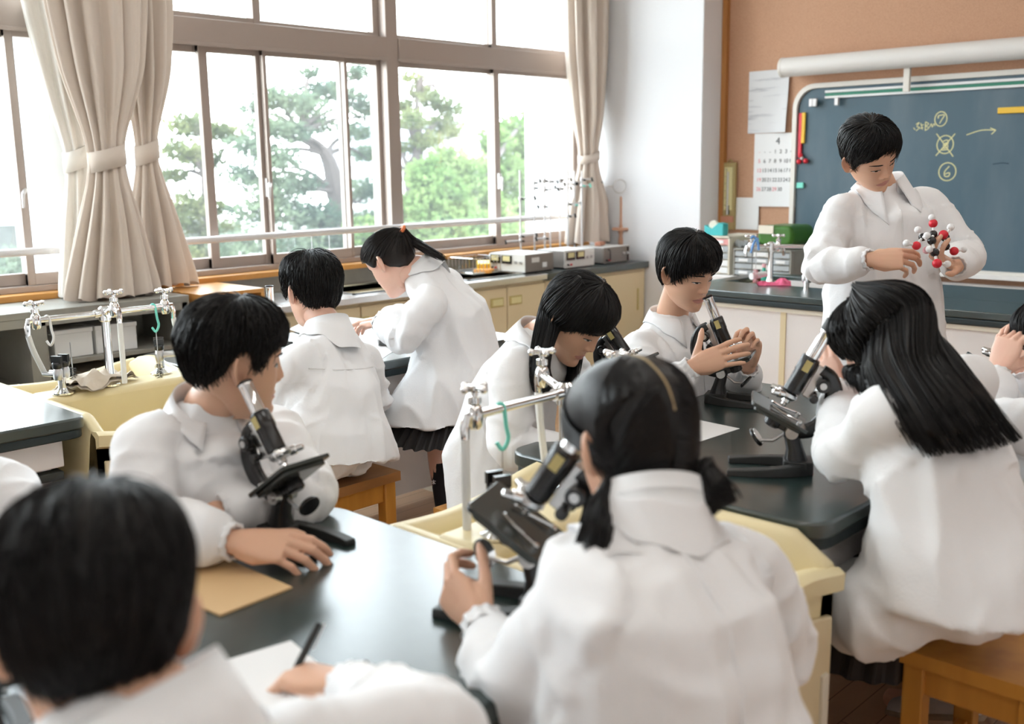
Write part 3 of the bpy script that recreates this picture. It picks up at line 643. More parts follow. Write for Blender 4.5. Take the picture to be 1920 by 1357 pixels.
# ---------------------------------------------------------------- demonstration desk
DX0, DX1, DZ = 4.29, 5.16, .85
dk = thing('demonstration_desk', 'long dark-topped teacher\'s demonstration desk with white front panels', 'desk', (4.7, 1.0, 0))
def strip(x0, x1, y0, y1, z0, z1): return MB().box(x0, x1, y0, y1, z0, z1)
m = MB().box(DX0, 4.66, -1.6, 3.02, DZ - .03, DZ).box(4.66, DX1, -1.6, 2.28, DZ - .03, DZ).box(4.66, DX1, 2.93, 3.02, DZ - .03, DZ).box(5.06, DX1, 2.28, 2.93, DZ - .03, DZ)
obj('worktop', m, 'black_top', dk, bevel=.004)
m = MB().box(DX0 + .008, DX0 + .05, -1.6, 3.012, DZ - .062, DZ - .03).box(DX0 + .008, DX1, 2.97, 3.012, DZ - .062, DZ - .03)
obj('front_edge', m, 'black_edge', dk, bevel=.008)
obj('edge_strip', MB().box(DX0 + .025, DX0 + .06, -1.6, 3.0, DZ - .082, DZ - .062), 'ivory', dk)
ysm = [3.0, (4.330,2.405,0.631)[1], (4.330,1.679,0.708)[1], .45, -.35, -1.6]
for a, b_ in zip(ysm[:-1], ysm[1:]):
    obj('front_panel', MB().box(DX0 + .04, DX0 + .06, b_ + .012, a - .012, .06, DZ - .08), 'white_panel', dk, bevel=.003)
    obj('divider', MB().box(DX0 + .035, DX0 + .065, b_ - .014, b_ + .014, .06, DZ - .08), 'cream', dk)
obj('carcass', MB().box(DX0 + .06, DX0 + .08, -1.6, 3.0, 0.05, DZ - .06).box(DX0 + .06, DX1 - .02, 2.97, 3.0, .05, DZ - .06).box(DX1 - .04, DX1 - .02, -1.6, 3.0, 0.05, DZ - .06), 'white_panel', dk)
obj('plinth', MB().box(DX0 + .10, DX1 - .06, -1.6, 2.96, 0, .05), 'dark_in', dk)
bs = MB().box(4.66, 5.06, 2.28, 2.93, .62, .64).box(4.645, 4.66, 2.27, 2.94, .62, DZ - .03).box(5.06, 5.075, 2.27, 2.94, .62, DZ - .03).box(4.66, 5.06, 2.265, 2.28, .62, DZ - .03).box(4.66, 5.06, 2.93, 2.945, .62, DZ - .03)
obj('sink_basin', bs, 'sink', dk)
obj('tap_ledge', MB().box(4.74, 5.06, 2.28, 2.80, .64, .83), 'white_panel', dk, bevel=.01)

# back counter by the blackboard wall
bc = thing('back_counter', 'low white counter against the cork wall behind the desk', 'counter', (5.8, 3.0, 0))
obj('worktop', MB().box(5.56, 6.04, 1.0, 3.85, .73, .765), 'white_panel', bc, bevel=.004); obj('carcass', MB().box(5.60, 6.04, 1.0, 3.85, 0, .73), 'cream', bc)

# ---------------------------------------------------------------- blackboard wall
BX = 6.035
bb = thing('blackboard', 'large dark green blackboard with a rounded cream frame', 'blackboard', (BX, 1.5, .836))
yz = lambda x0, x1: (lambda a, b_, c: (x0 + (x1 - x0) * c, a, b_))
obj('writing_surface', MB().prism(rrect(-1.0, 3.30, .84, 1.90, .12), 0, 1, f=yz(BX + .022, BX + .005)), 'board', bb)
o_, i_ = rrect(-1.03, 3.335, .81, 1.93, .145, 8), rrect(-1.0, 3.305, .84, 1.90, .118, 8)
fr = MB(); fr.rings([[(BX + .02, a, b_) for a, b_ in o_], [(BX - .012, a, b_) for a, b_ in o_], [(BX - .012, a, b_) for a, b_ in i_], [(BX + .006, a, b_) for a, b_ in i_]], True, False)
obj('frame', fr, 'frame_w', bb, bevel=.002)
obj('chalk_tray', MB().box(BX - .075, BX, -1.0, 2.60, .80, .812).box(BX - .078, BX - .07, -1.0, 2.60, .80, .826), 'screen', bb, bevel=.003)
rl = obj('hanging_rail', MB().box(BX - .012, BX + .004, -1.0, 3.12, 1.868, 1.882).box(BX - .012, BX + .004, -1.0, 3.12, 1.835, 1.848), 'paper', bb); obj('rail_slot', MB().box(BX - .004, BX + .005, -1.0, 3.12, 1.846, 1.87), 'rail_green', rl)
def on_board(px): return px
def ystroke(name, pts, r, mt='chalk'):
    m = MB()
    for st in pts:
        q = bez(st, max(6, 5 * len(st))) if len(st) > 2 else np.array(st)
        m.tube(q, r, 6)
    m.v = [(6.040 - max(-.001, 6.040 - x) * .22, y, z) for x, y, z in m.v]     # chalk lies flat on the board
    return obj(name, m, mt, bb)
def BP(p): return p
def circ(c, ry, rz, n=22, a0=0.4): return [(c[0], c[1] + ry * math.cos(a0 + 2 * PI * k / n), c[2] + rz * math.sin(a0 + 2 * PI * k / n)) for k in range(n + 1)]
XB = 6.0385
c7, c2_, c6 = (6.038,2.411,1.685), (6.038,2.378,1.542), (6.038,2.356,1.390)
PXM = .00308   # room metres per 1/100 stroke unit at the board
def rel(c, pts): return [[(c[0], c[1] - x * PXM, c[2] - y * PXM) for x, y in st] for st in pts]
ystroke('chalk_writing', [circ(c7, .034, .040)] + rel(c7, [[(-5, -6), (6, -7), (2, 1), (-2, 8)], [(-5, -6), (-5, -1)]]), .0032)
ystroke('chalk_writing', rel(c7, [[(-46, 8), (-40, 5), (-44, 12), (-39, 14), (-45, 20)], [(-37, 6), (-33, 18)], [(-36, 10), (-31, 9)], [(-32, 14), (-38, 16)], [(-28, 4), (-28, 20)], [(-28, 4), (-22, 8), (-27, 12), (-21, 15), (-28, 20)], [(-20, 14), (-17, 8), (-15, 14), (-12, 8), (-10, 12)], [(-50, 14), (-47, 18)]]), .0026)
ystroke('chalk_writing', [circ(c2_, .046, .050)] + rel(c2_, [[(-4, -6), (3, -8), (5, -2), (-6, 9), (6, 9)], [(-4, 2), (2, -3), (5, 5), (-3, 7)]]) + rel(c2_, [[(-17, -20), (16, 22)], [(17, -19), (-16, 20)]]), .0034)
ystroke('chalk_writing', [circ(c6, .048, .050)] + rel(c6, [[(3, -10), (-5, 0), (-4, 8), (3, 8), (4, 2), (-4, 4)]]), .0034)
ar = (6.038,2.262,1.592); ae = (6.038,2.106,1.613)
ystroke('chalk_writing', [[ar, (XB, (ar[1] + ae[1]) / 2, (ar[2] + ae[2]) / 2 + .012), ae], [ae, (XB, ae[1] + .03, ae[2] + .012)], [ae, (XB, ae[1] + .022, ae[2] - .022)]], .003)
ae = (6.038,2.110,1.429); ystroke('chalk_writing', [[ae, (XB, ae[1] - .05, ae[2] + .006), (XB, ae[1] - .085, ae[2] + .002)]], .003, 'chalk_d')
def plate(name, label, cat, y0, y1, z0, z1, x=6.036, t=.012, mt='red', bev=.004):
    o = obj(name, MB().box(x - t, x, y0, y1, z0, z1), mt, bevel=bev); return tag(o, label, cat)
a, b_ = (6.030,3.290,1.757), (6.030,3.265,1.498); plate('magnet_bar', 'red magnet bar at the left edge of the blackboard', 'magnet', b_[1], a[1], b_[2], a[2])
a, b_ = (6.030,3.272,1.759), (6.030,3.246,1.570); plate('magnet_bar', 'yellow upright magnet bar beside the red one on the blackboard', 'magnet', b_[1], a[1], b_[2], a[2], mt='yellow')
a, b_ = (6.030,2.100,1.732), (6.030,1.920,1.699); plate('magnet_bar', 'yellow magnet bar lying level at the right on the blackboard', 'magnet', b_[1], a[1], b_[2], a[2], mt='yellow')
a, b_ = (6.030,3.291,1.330), (6.030,3.242,1.294); plate('magnet', 'small mint magnet low on the left of the blackboard', 'magnet', b_[1], a[1], b_[2], a[2], mt='mint')
k_ = thing('magnet_clip', 'red magnet clip hanging below the magnet bars', 'magnet', (6.020,3.255,1.479))
for p in ((6.020,3.276,1.459), (6.020,3.229,1.462), (6.020,3.267,1.495)): obj('knob', MB().ball(p, .016), 'red', k_)
obj('clip', MB().ball((6.020,3.255,1.479), .012), 'alu_l', k_)
for i, x in enumerate((1523, 1529, 1570)):
    p = (6.020,15.645,3.853) if False else None
hk = [(6.020,3.201,1.826), (6.020,3.176,1.825), (6.020,3.033,1.824)]
for i, p in enumerate(hk):
    h = obj('rail_hook', MB().box(6.0, 6.024, p[1] - .012, p[1] + .012, p[2] - .035, p[2] + .012), 'alu_l', bevel=.003); tag(h, ('leftmost rail hook at the blackboard top corner', 'second rail hook close to the corner of the blackboard', 'rail hook standing apart to the right on the blackboard rail')[i], 'hook')

# projector screen casing
sc = thing('projector_screen', 'rolled-up projector screen casing above the blackboard', 'projector screen', (5.930,2.578,2.025))
a, b_ = (5.930,3.352,2.029), (5.930,1.926,2.027); ends = [np.array(a), np.array(b_) + (np.array(b_) - np.array(a)) * .6]
obj('casing', MB().tube(ends, .058, 24), 'screen', sc); obj('end_cap', MB().tube([ends[0] + (0, .012, 0), ends[0] - (0, .004, 0)], .060, 24), 'frame_w', sc)
p = (5.970,2.586,1.961); obj('strut', MB().box(5.95, 5.975, p[1] - .018, p[1] + .018, p[2] - .12, p[2] + .02), 'frame_w', sc, bevel=.003)
obj('wall_bracket', MB().box(5.9, 6.05, 0.6, 0.63, 2.0, 2.03).box(5.9, 6.05, 3.0, 3.03, 2.0, 2.03), 'frame_w', sc)

# papers on the cork wall
def sheet(name, label, cat, tl, br, mt, x=6.05, curl=.0, n=8):
    y0, y1, z1, z0 = br[1], tl[1], tl[2], br[2]
    P_ = np.zeros((n + 1, n + 1, 3))
    for i in range(n + 1):
        for j in range(n + 1):
            u, v = j / n, i / n
            P_[i, j] = (x - .004 - curl * (.5 + .5 * math.sin(5 * u + 3 * v)) * (v * .7 + .3) * u, y1 + (y0 - y1) * u, z1 + (z0 - z1) * v)
    m = MB(); m.grid(P_); Q = P_.copy(); Q[..., 0] += .002; m.grid(Q)
    o = obj(name, m, mt); tag(o, label, cat); return o
sheet('notice', 'creased printed notice pinned above the calendar', 'notice', (6.050,3.664,2.032), (6.050,3.378,1.643), 'paper_grey', curl=.03)
sheet('notice', 'plain white sheet pinned low beside the thermometer', 'notice', (6.050,3.755,1.232), (6.050,3.567,1.023), 'paper')
cal = thing('calendar', 'white wall calendar for month four left of the blackboard', 'calendar', (6.050,3.456,1.408))
tl, br = (6.045,3.609,1.640), (6.045,3.304,1.176)
obj('page', MB().box(6.042, 6.046, br[1], tl[1], br[2], tl[2]), 'paper', cal)
def text(s, y, z, size, mt, parent, x):
    c = bpy.data.curves.new('digits', 'FONT'); c.body = s; c.size = size; c.align_x = 'CENTER'; c.align_y = 'CENTER'; c.extrude = .0004
    o = bpy.data.objects.new('digits', c); COL.objects.link(o); dg = bpy.context.evaluated_depsgraph_get()
    me = bpy.data.meshes.new_from_object(o.evaluated_get(dg)); bpy.data.objects.remove(o)
    v = getv(me); v = np.stack([np.full(len(v), x) - v[:, 2], y - v[:, 0], z + v[:, 1]], 1); setv(me, v); me.materials.clear(); return me
def texts(name, items, mt, parent, x):
    m = MB()
    for s, y, z, sz in items:
        me = text(s, y, z, sz, mt, parent, x); m.add([v.co for v in me.vertices], [tuple(p.vertices) for p in me.polygons])
    return obj(name, m, mt, parent, sm=False)
cw = tl[1] - br[1]; ch = tl[2] - br[2]
cx_ = lambda u: tl[1] - u * cw
cz_ = lambda v: tl[2] - v * ch
texts('month_number', [('4', cx_(.56), cz_(.11), .062)], 'ink', cal, 6.041)
blk, red_ = [], []
day = 1
rows_ = [(3, 1)] + []
for wk in range(5):
    for dw in range(7):
        dnum = wk * 7 + dw - 2
        u, v = .13 + dw * .125, .25 + wk * .128
        if dnum < 1: (red_ if dw == 0 else blk).append(('-', cx_(u), cz_(v), .03)); continue
        if dnum > 30: continue
        (red_ if dw == 0 or dnum == 29 else blk).append((str(dnum), cx_(u), cz_(v), .034))
dn = MB()
for items, mi in ((blk, 0), (red_, 1)):
    for s_, y, z, sz in items:
        me = text(s_, y, z, sz, 'ink', cal, 6.041); dn.add([v.co for v in me.vertices], [tuple(p.vertices) for p in me.polygons], mi)
obj('day_numbers', dn, ['ink', 'ink_red'], cal, sm=False)
th = thing('wall_thermometer', 'long wooden wall thermometer hanging by the pillar', 'thermometer', (6.030,3.785,1.017))
a, b_ = (6.030,3.835,1.460), (6.030,3.736,1.019)
obj('back_board', MB().box(6.025, 6.05, b_[1], a[1], b_[2], a[2]), 'brass', th, bevel=.004)
ym = (a[1] + b_[1]) / 2
obj('scale', MB().box(6.02, 6.025, ym - .03, ym + .03, b_[2] + .13, a[2] - .03), 'meter', th); obj('glass_tube', MB().tube([(6.016, ym, b_[2] + .10), (6.016, ym, a[2] - .06)], .006, 8), 'alu_l', th)
obj('bulb_slot', MB().box(6.018, 6.025, ym - .012, ym + .012, b_[2] + .10, b_[2] + .16), 'dark_in', th); obj('base_block', MB().box(6.01, 6.03, b_[1] + .004, a[1] - .004, b_[2] + .05, b_[2] + .09), 'brick', th)
obj('scale_marks', (lambda m: [m.box(6.0195, 6.0205, ym + .008, ym + (.026 if k % 5 == 0 else .018), b_[2] + .16 + k * .0095, b_[2] + .163 + k * .0095) for k in range(26)] and m)(MB()), 'ink', th)
obj('hanging_loop', MB().tube([(6.04, ym - .02, a[2]), (6.04, ym, a[2] + .02), (6.04, ym + .02, a[2])], .005, 6), 'brass', th)

# ---------------------------------------------------------------- microscopes
def microscope(label, loc, yaw, tilt, black_cap=True, stage_tilt=None, sc=1.0, turret=1):
    """local frame: base on z = 0, prongs along +x, the user sits on the -x side; tilt leans the tube toward the user"""
    t = thing('microscope', label, 'microscope', loc, yaw, None, world=False); t.scale = (sc, sc, sc)
    # horseshoe base
    b = MB(); out = []
    for sg in (1, -1):
        pr = [(-.035, 0.0, .026), (-.02, sg * .028, .026), (.03, sg * .046, .020), (.09, sg * .050, .015), (.128, sg * .047, .012)]
        q = bez([p[:2] + (0,) for p in pr], 14); h = np.interp(np.linspace(0, 1, 14), np.linspace(0, 1, 5), [p[2] for p in pr]); rs = []
        tg = np.gradient(q, axis=0); tg /= np.linalg.norm(tg, axis=1)[:, None]; nn = np.stack([-tg[:, 1], tg[:, 0], 0 * tg[:, 0]], 1)
        for p, n, hh in zip(q, nn, h):
            w = .013; rs.append([p - n * w, p + n * w, p + n * (w - .002) + (0, 0, hh), p - n * (w - .002) + (0, 0, hh)])
        b.rings(rs)
    b.prism([(-.045, -.03), (-.01, -.034), (.015, -.022), (.015, .022), (-.01, .034), (-.045, .03)], 0, .028)
    obj('base', b, 'scope_m', t, bevel=.002)
    p = MB(); rs = []
    for z, a, w, x in ((.02, .026, .024, -.012), (.05, .018, .018, -.008), (.08, .016, .016, 0), (.10, .016, .014, 0)): rs.append(ell((x, 0, z), (a, 0, 0), (0, w, 0), 16, 3))
    p.rings(rs); obj('pillar', p, 'scope', t, bevel=.002)
    obj('hinge', MB().cyl((0, -.026, .088), (0, .026, .088), .013, n=18).cyl((0, -.030, .088), (0, .030, .088), .006, n=12), 'chrome_d', t)
    ct, st = math.cos(tilt), math.sin(tilt)
    def T(v):
        v = np.asarray(v, float).reshape(-1, 3); x, z = v[:, 0], v[:, 2] - .088
        return np.stack([x * ct - z * st, v[:, 1], x * st + z * ct + .088], 1)
    def tb(name, mb, mt, par=t, **k):
        mb.v = [tuple(q) for q in T(mb.v)]; return obj(name, mb, mt, par, **k)
    # curved limb
    a = MB(); pts = bez([(0, 0, .085), (-.034, 0, .112), (-.046, 0, .155), (-.036, 0, .195), (-.012, 0, .222), (.012, 0, .228)], 22); rs = []
    tg = np.gradient(pts, axis=0); tg /= np.linalg.norm(tg, axis=1)[:, None]
    wd = np.interp(np.linspace(0, 1, 22), [0, .5, 1], [.015, .020, .014])
    for q, g, w in zip(pts, tg, wd): rs.append(ell(q, np.array([g[2], 0, -g[0]]) * w, (0, .011, 0), 14, 3.2))
    a.rings(rs); arm = tb('limb', a, 'scope', ang=.9)
    k = MB()
    for sy in (-1, 1):
        for (x, z, r, h) in ((-.004, .205, .0145, .017), (-.002, .172, .009, .014)):
            k.lathe([(r * .8, 0), (r, .002), (r, h - .002), (r * .8, h)], (x, sy * .013, z), (0, sy, 0), 20)
            k.cyl((x, 0, z), (x, sy * .014, z), .006, n=10)
    kn = tb('focus_knob', k, 'scope', ang=.5)
    for sy in (-1, 1): tb('knob_disc', MB().lathe([(.007, 0), (.007, .0012)], (-.004, sy * .030, .205), (0, sy, 0), 16), 'chrome_d', kn)
    tb('rack_block', MB().box(.004, .022, -.010, .010, .165, .236), 'chrome_d', bevel=.002)
    tb('body_tube', MB().lathe([(.012, .160), (.0185, .162), (.0185, .205), (.0195, .208), (.0195, .240), (.0175, .243)], (.042, 0, 0), n=28), 'scope', ang=.6)
    tb('maker_plate', MB().box(.036, .050, .0185, .0196, .212, .236), 'gold'); tb('maker_plate', MB().box(.036, .050, -.0196, -.0185, .212, .236), 'gold')
    tb('draw_tube', MB().lathe([(.0140, .243), (.0140, .298), (.0146, .299), (.0146, .304)], (.042, 0, 0), n=28), 'chrome', ang=.6)
    tb('eyepiece', MB().lathe([(.0150, .304), (.0155, .306), (.0155, .328 if black_cap else .308), (.0125, .330 if black_cap else .310)], (.042, 0, 0), n=28), 'scope_m' if black_cap else 'scope', ang=.6)
    n_ = MB().lathe([(.013, .160), (.021, .157), (.023, .150), (.018, .144)], (.046, 0, 0), n=24); nose = tb('nosepiece', n_, 'chrome_d', ang=.6)
    tb('objective', MB().lathe([(.009, .147), (.009, .136), (.0065, .134), (.006, .126), (.003, .124)], (.042, 0, 0), n=18), 'chrome', nose, ang=.6)
    for ang in ((2.3, -2.3) if turret else (2.3,)):
        o = MB().lathe([(.009, 0), (.009, .012), (.0068, .014), (.006, .026), (.003, .028)], (.056 + .0, .010 * math.sin(ang) * 2, .150), (.75, .7 * math.sin(ang), -.12), 18)
        tb('objective', o, 'chrome', nose, ang=.6)
    s_ = MB().prism(rrect(-.022, .105, -.058, .058, .008), .106, .114).prism(rrect(-.012, .095, -.05, .05, .01), .098, .106)
    stg = tb('stage', s_, 'stage', bevel=.0015)
    for sy in (-1, 1):
        tb('stage_clip', MB().tube([(0.0, sy * .036, .116), (.004, sy * .036, .120), (.04, sy * .026, .117), (.062, sy * .020, .119)], .0022, 8).lathe([(.005, 0), (.005, .006), (.003, .008)], (0, sy * .036, .114), n=12), 'chrome', stg)
    tb('substage', MB().lathe([(.016, .098), (.018, .092), (.018, .080), (.013, .076)], (.042, 0, 0), n=22), 'scope', ang=.6)
    tb('stage_bracket', MB().box(-.012, .03, -.012, .012, .080, .100), 'scope', bevel=.003)
    mr = MB().tube([(.004, 0, .084), (.022, 0, .050), (.045, 0, .038)], .0035, 8); rod = tb('mirror_arm', mr, 'chrome_d')
    f_ = MB().lathe([(.021, -.003), (.022, 0), (.020, .004)], (.055, 0, .040), (-.45, .1, .9), 24); mf = tb('mirror', f_, 'scope', rod, ang=.5)
    tb('mirror_glass', MB().lathe([(.0185, .0042), (.0185, .005)], (.055, 0, .040), (-.45, .1, .9), 24), 'glasslens', mf)
    return t
def yaw(v): return math.atan2(v[1], v[0])
AW, RT, UP = np.array([.72, .694, 0]), np.array([.694, -.72, 0]), np.array([0, 0, 1.])
def dv(r, a, u): return N3(r * RT + a * AW + u * UP)
TZ = .75
def at(p, z=TZ): return (p[0], p[1], z)
microscope('microscope in front of the boy with folded arms, stage seen from below', at((1.062,1.638,0.750)), yaw(dv(.80, -.60, 0)), math.radians(35), False, sc=1.02)
microscope('microscope beside the free hand of the girl with two low ponytails', at((1.136,1.054,0.750)), yaw(dv(-.93, .36, 0)), math.radians(34), True, sc=1.15)
microscope('microscope being handled by the boy near the demonstration desk', at((2.608,1.645,0.750)), yaw(dv(.93, -.36, 0)), math.radians(23), False, sc=1.03)
microscope('free-standing microscope beside the long-haired girl\'s elbow', at((2.104,1.139,0.750)), yaw(dv(-.97, .22, 0)), math.radians(28), True, sc=1.10)
microscope('microscope the girl with straight bangs is looking into', at((2.336,1.784,0.750)), yaw(dv(.85, -.52, 0)), math.radians(38), True)
microscope('microscope behind the profile boy\'s forehead, on the window-side table', at((1.979,3.066,0.754)), yaw(dv(.35, -.9, 0)), math.radians(7), False)
microscope('microscope behind clasped hands at the right edge', at((2.986,0.993,0.750)), yaw(dv(-.9, .4, 0)), math.radians(30), True)
microscope('microscope glinting at the bottom left corner beside the writing boy', at((0.385,1.267,0.750)), yaw(dv(-.6, .8, 0)), math.radians(25), False)

# ---------------------------------------------------------------- laboratory taps
def tap(mb, p, out, sc=1.0):
    """valve body with cross handle on top and a nozzle down; out = horizontal direction of the spout"""
    p = np.array(p, float); o = np.array(out, float)
    mb.lathe([(.012, -.022), (.016, -.018), (.017, .0), (.014, .012), (.010, .018), (.013, .022), (.013, .034), (.006, .036), (.006, .048)], p, n=16)
def lab_tap(label, base, h, arms, hoses, group=None, handle_r=.026, posts=.014):
    """post with flange, horizontal arms (dx, dy) each ending in a valve; hose lengths with a bend"""
    t = thing('lab_tap', label, 'faucet', base); b = np.array(base, float); top = b + (0, 0, h)
    obj('post', MB().lathe([(.034, 0), (.034, .006), (.026, .012), (.020, .02), (posts, .04), (posts, h - .03), (.020, h - .025), (.020, h + .015), (.012, h + .022)], b, n=20), 'chrome', t, ang=.6)
    for k, (dx, dy, dz) in enumerate(arms):
        e = top + (dx, dy, dz); u = N3((dx, dy, 0)); m = MB()
        m.tube([top, top + (dx * .5, dy * .5, dz * .5), e], [.0095, .0095, .0095], 12); m.lathe([(.014, 0), (.014, .02)], top + u * .016, u, 12)
        a = obj('arm', m, 'chrome', t, ang=.6)
        v = MB().lathe([(.011, -.028), (.015, -.022), (.017, .0), (.014, .014), (.010, .020), (.013, .024), (.013, .036), (.006, .038), (.006, .050)], e, n=16)
        v.tube([e, e + u * .022 + (0, 0, .0), e + u * .028 - (0, 0, .02), e + u * .028 - (0, 0, .05)], [.010, .010, .010, .008], 10)
        vo = obj('valve', v, 'chrome', t, ang=.6)
        hd = MB(); c = e + (0, 0, .054); w = np.cross(u, UP); hd.lathe([(.009, -.008), (.011, 0), (.009, .006)], c, n=12)
        for q in (u, -u, w, -w): hd.tube([c, c + q * handle_r * .8, c + q * handle_r], [.006, .0065, .008], 8); hd.ball(c + q * handle_r, .0085, 8)
        obj('handle', hd, 'chrome', vo, ang=.8)
        L_ = hoses[k]
        if L_:
            s0 = e + u * .028 - (0, 0, .045); bend = L_[1]
            obj('hose', MB().tube(bez([s0, s0 + np.array([bend[0] * .3, bend[1] * .3, -L_[0] * .4]), s0 + np.array([bend[0], bend[1], -L_[0]])], 10), .0088, 10), 'rubber', vo)
    return t
lab_tap('chrome lab tap with white hoses on the sink behind the profile boy', at((1.518,3.336,0.750)), .245, [(-.225, 0, 0), (.215, 0, .0), (.0, -.075, .02), ], [(.13, (.05, .03)), (.19, (.05, .0)), (.20, (0, 0))])
lab_tap('chrome lab tap on the sink between the front and right tables', at((1.638,1.421,0.750)), .225, [(-.27, .0, 0), (.07, .13, .01), (.2, .02, 0)], [(.22, (0, 0)), (.17, (.02, 0)), (.12, (0, 0))])
lab_tap('chrome lab tap on the demonstration desk sink', at((4.811,2.758,0.850), .83), .20, [(-.10, .06, 0), (.09, -.23, 0), (.02, -.03, .0)], [(.0, (0, 0)), (.05, (0, 0)), None])
def gas(label, base, d, sc=1.0):
    t = thing('gas_cock', label, 'gas cock', base); b = np.array(base, float); u = N3(d); w = np.cross(UP, u)
    obj('flange', MB().lathe([(.036, 0), (.036, .005), (.022, .012), (.014, .02), (.014, .055)], b, n=20), 'chrome', t, ang=.6)
    for sg in (-1, 1):
        c = b + w * sg * .018 + (0, 0, .066)
        bo = obj('valve_body', MB().lathe([(.012, -.018), (.015, -.01), (.015, .012), (.011, .02)], c, n=14).tube([c, c + u * .03, c + u * .055], [.009, .008, .0065], 10), 'chrome_d', t, ang=.6)
        obj('knob', MB().lathe([(.014, .02), (.016, .024), (.016, .036), (.013, .040)], c, n=14).obox(c + (0, 0, .048), u * .017, w * .006, (0, 0, .012)), 'scope', bo, ang=.5)
    return t
gas('gas cock at the left end of the sink behind the profile boy', at((1.353,3.325,0.750)), dv(-.9, .2, 0))
gas('gas cock by the head of the profile boy, with a brush hanging over it', at((1.730,3.396,0.750)), dv(.9, .3, 0))
gas('gas cock on the demonstration desk sink beside the teacher', at((4.622,2.450,0.850), .83), dv(.9, .2, 0))
gas('gas cock on the front sink, half hidden behind the blurred microscope', at((1.351,1.343,0.750)), dv(-.6, -.3, 0))
def hook(label, p, mt, h=.075):
    p = np.array(p, float); q = RT
    s = [p + (0, 0, .012) - q * .010, p + (0, 0, .020), p + (0, 0, .012) + q * .008, p - (0, 0, h * .35) + q * .012, p - (0, 0, h * .7) + q * .016, p - (0, 0, h) + q * .004, p - (0, 0, h * .8) - q * .008]
    o = obj('s_hook', MB().tube(bez(s, 26), .0042, 8), mt); return tag(o, label, 'hook')
a = np.array((1.518,3.336,0.750)); hook('mint S hook on the tap near the profile boy\'s head', a + (.17, 0, .235), 'mint')
hook('white S hook on the left arm of the rear tap', a + (-.19, 0, .235), 'rubber')
a = np.array((1.638,1.421,0.750)); hook('mint S hook hanging on the front tap', a + (-.20, 0, .215), 'mint')
def brush(label, p, L, mt, wire='chrome_d', r=.011):
    p = np.array(p, float); t = thing('test_tube_brush', label, 'brush', p); obj('wire', MB().tube([p, p - (0, 0, L * .5), p - (0, 0, L)], .0016, 6), wire, t)
    rs = np.random.RandomState(5); n = 160; z = rs.rand(n) * L * .38; a = rs.rand(n) * 2 * PI; c = p - np.array([0, 0, L * .60]) ; m = MB()
    s0 = np.stack([np.full(n, c[0]), np.full(n, c[1]), c[2] - z], 1); e = s0 + np.stack([np.cos(a) * r, np.sin(a) * r, -.003 + 0 * a], 1)
    strands(m, np.stack([s0, (s0 + e) / 2, e], 1), .0009, (1, .6)); obj('bristles', m, mt, t); return t
brush('black test tube brush hanging from the mint hook of the rear tap', np.array((1.518,3.336,0.750)) + (.175, 0, .16), .19, 'scope_m', r=.014)
brush('dark test tube brush on the rag by the rear tap', np.array((1.424,3.407,0.750)) + (0, 0, .15), .14, 'scope_m', r=.014)
brush('dark brush hanging from the mint hook of the front tap', np.array((1.638,1.421,0.750)) + (-.195, 0, .14), .20, 'brown', r=.013)
for k, (x, y) in enumerate(((583, 441), (616, 440))):
    brush(('left pink brush hanging from the window rail', 'right pink brush hanging from the window rail')[k], np.array(((3.385,4.790,1.097), (3.504,4.790,1.094))[k]), (.13, .19)[k], 'pink_l', r=.008)

# rags, papers, pen, envelope
def rag(name, label, cat, c, w, d, h, mt, seed, rot=0.0):
    n = 26; u = np.linspace(-1, 1, n); X, Y = np.meshgrid(u, u); q = np.stack([X.ravel() * 1.7 + seed, Y.ravel() * 1.7, X.ravel() * 0], 1)
    Z = h * np.clip(.55 + .6 * vnoise(q) - .25 * (X.ravel() ** 4 + Y.ravel() ** 4), .08, 1.4) + .3 * h * vnoise(q * 2.5)
    x = X.ravel() * w / 2 * (1 + .1 * vnoise(q + 3)); y = Y.ravel() * d / 2 * (1 + .1 * vnoise(q + 7)); cr, sr = math.cos(rot), math.sin(rot)
    P_ = np.stack([c[0] + x * cr - y * sr, c[1] + x * sr + y * cr, c[2] + np.clip(Z, .002, 1)], 1).reshape(n, n, 3); m = MB(); m.grid(P_); B_ = P_.copy(); B_[..., 2] = c[2] + np.clip((P_[..., 2] - c[2]) * .6 - .004, .0, 1); m.grid(B_)
    return tag(obj(name, m, mt, ang=None), label, cat)
rag('rag', 'folded beige rag lying on the rear sink rim', 'rag', at((1.486,3.374,0.750), .755), .24, .16, .05, 'rag', 2, .5)
rag('cloth', 'bright pink cloth on the edge of the demonstration desk', 'cloth', at((4.650,2.644,0.850), .85), .16, .10, .028, 'pink', 6, 2.2)
def flat(name, label, cat, poly, z, mt, t=.001):
    return tag(obj(name, MB().prism([p[:2] for p in poly], z, z + t), mt), label, cat)
flat('envelope', 'brown kraft envelope on the front table beside a hand', 'envelope', [(0.932,1.425,0.750), (0.790,1.417,0.750), (0.766,1.661,0.750), (0.924,1.674,0.750)], .7505, 'envelope', .004)
flat('paper', 'white sheet on the front table under the writing hand', 'paper', [(0.816,1.259,0.750), (0.786,1.081,0.750), (0.636,1.083,0.750), (0.675,1.283,0.750)], .7505, 'paper')
flat('paper', 'white sheet lying on the right lab table', 'paper', [(2.367,1.434,0.750), (2.153,1.440,0.750), (2.236,1.631,0.750), (2.377,1.587,0.750)], .7505, 'paper')
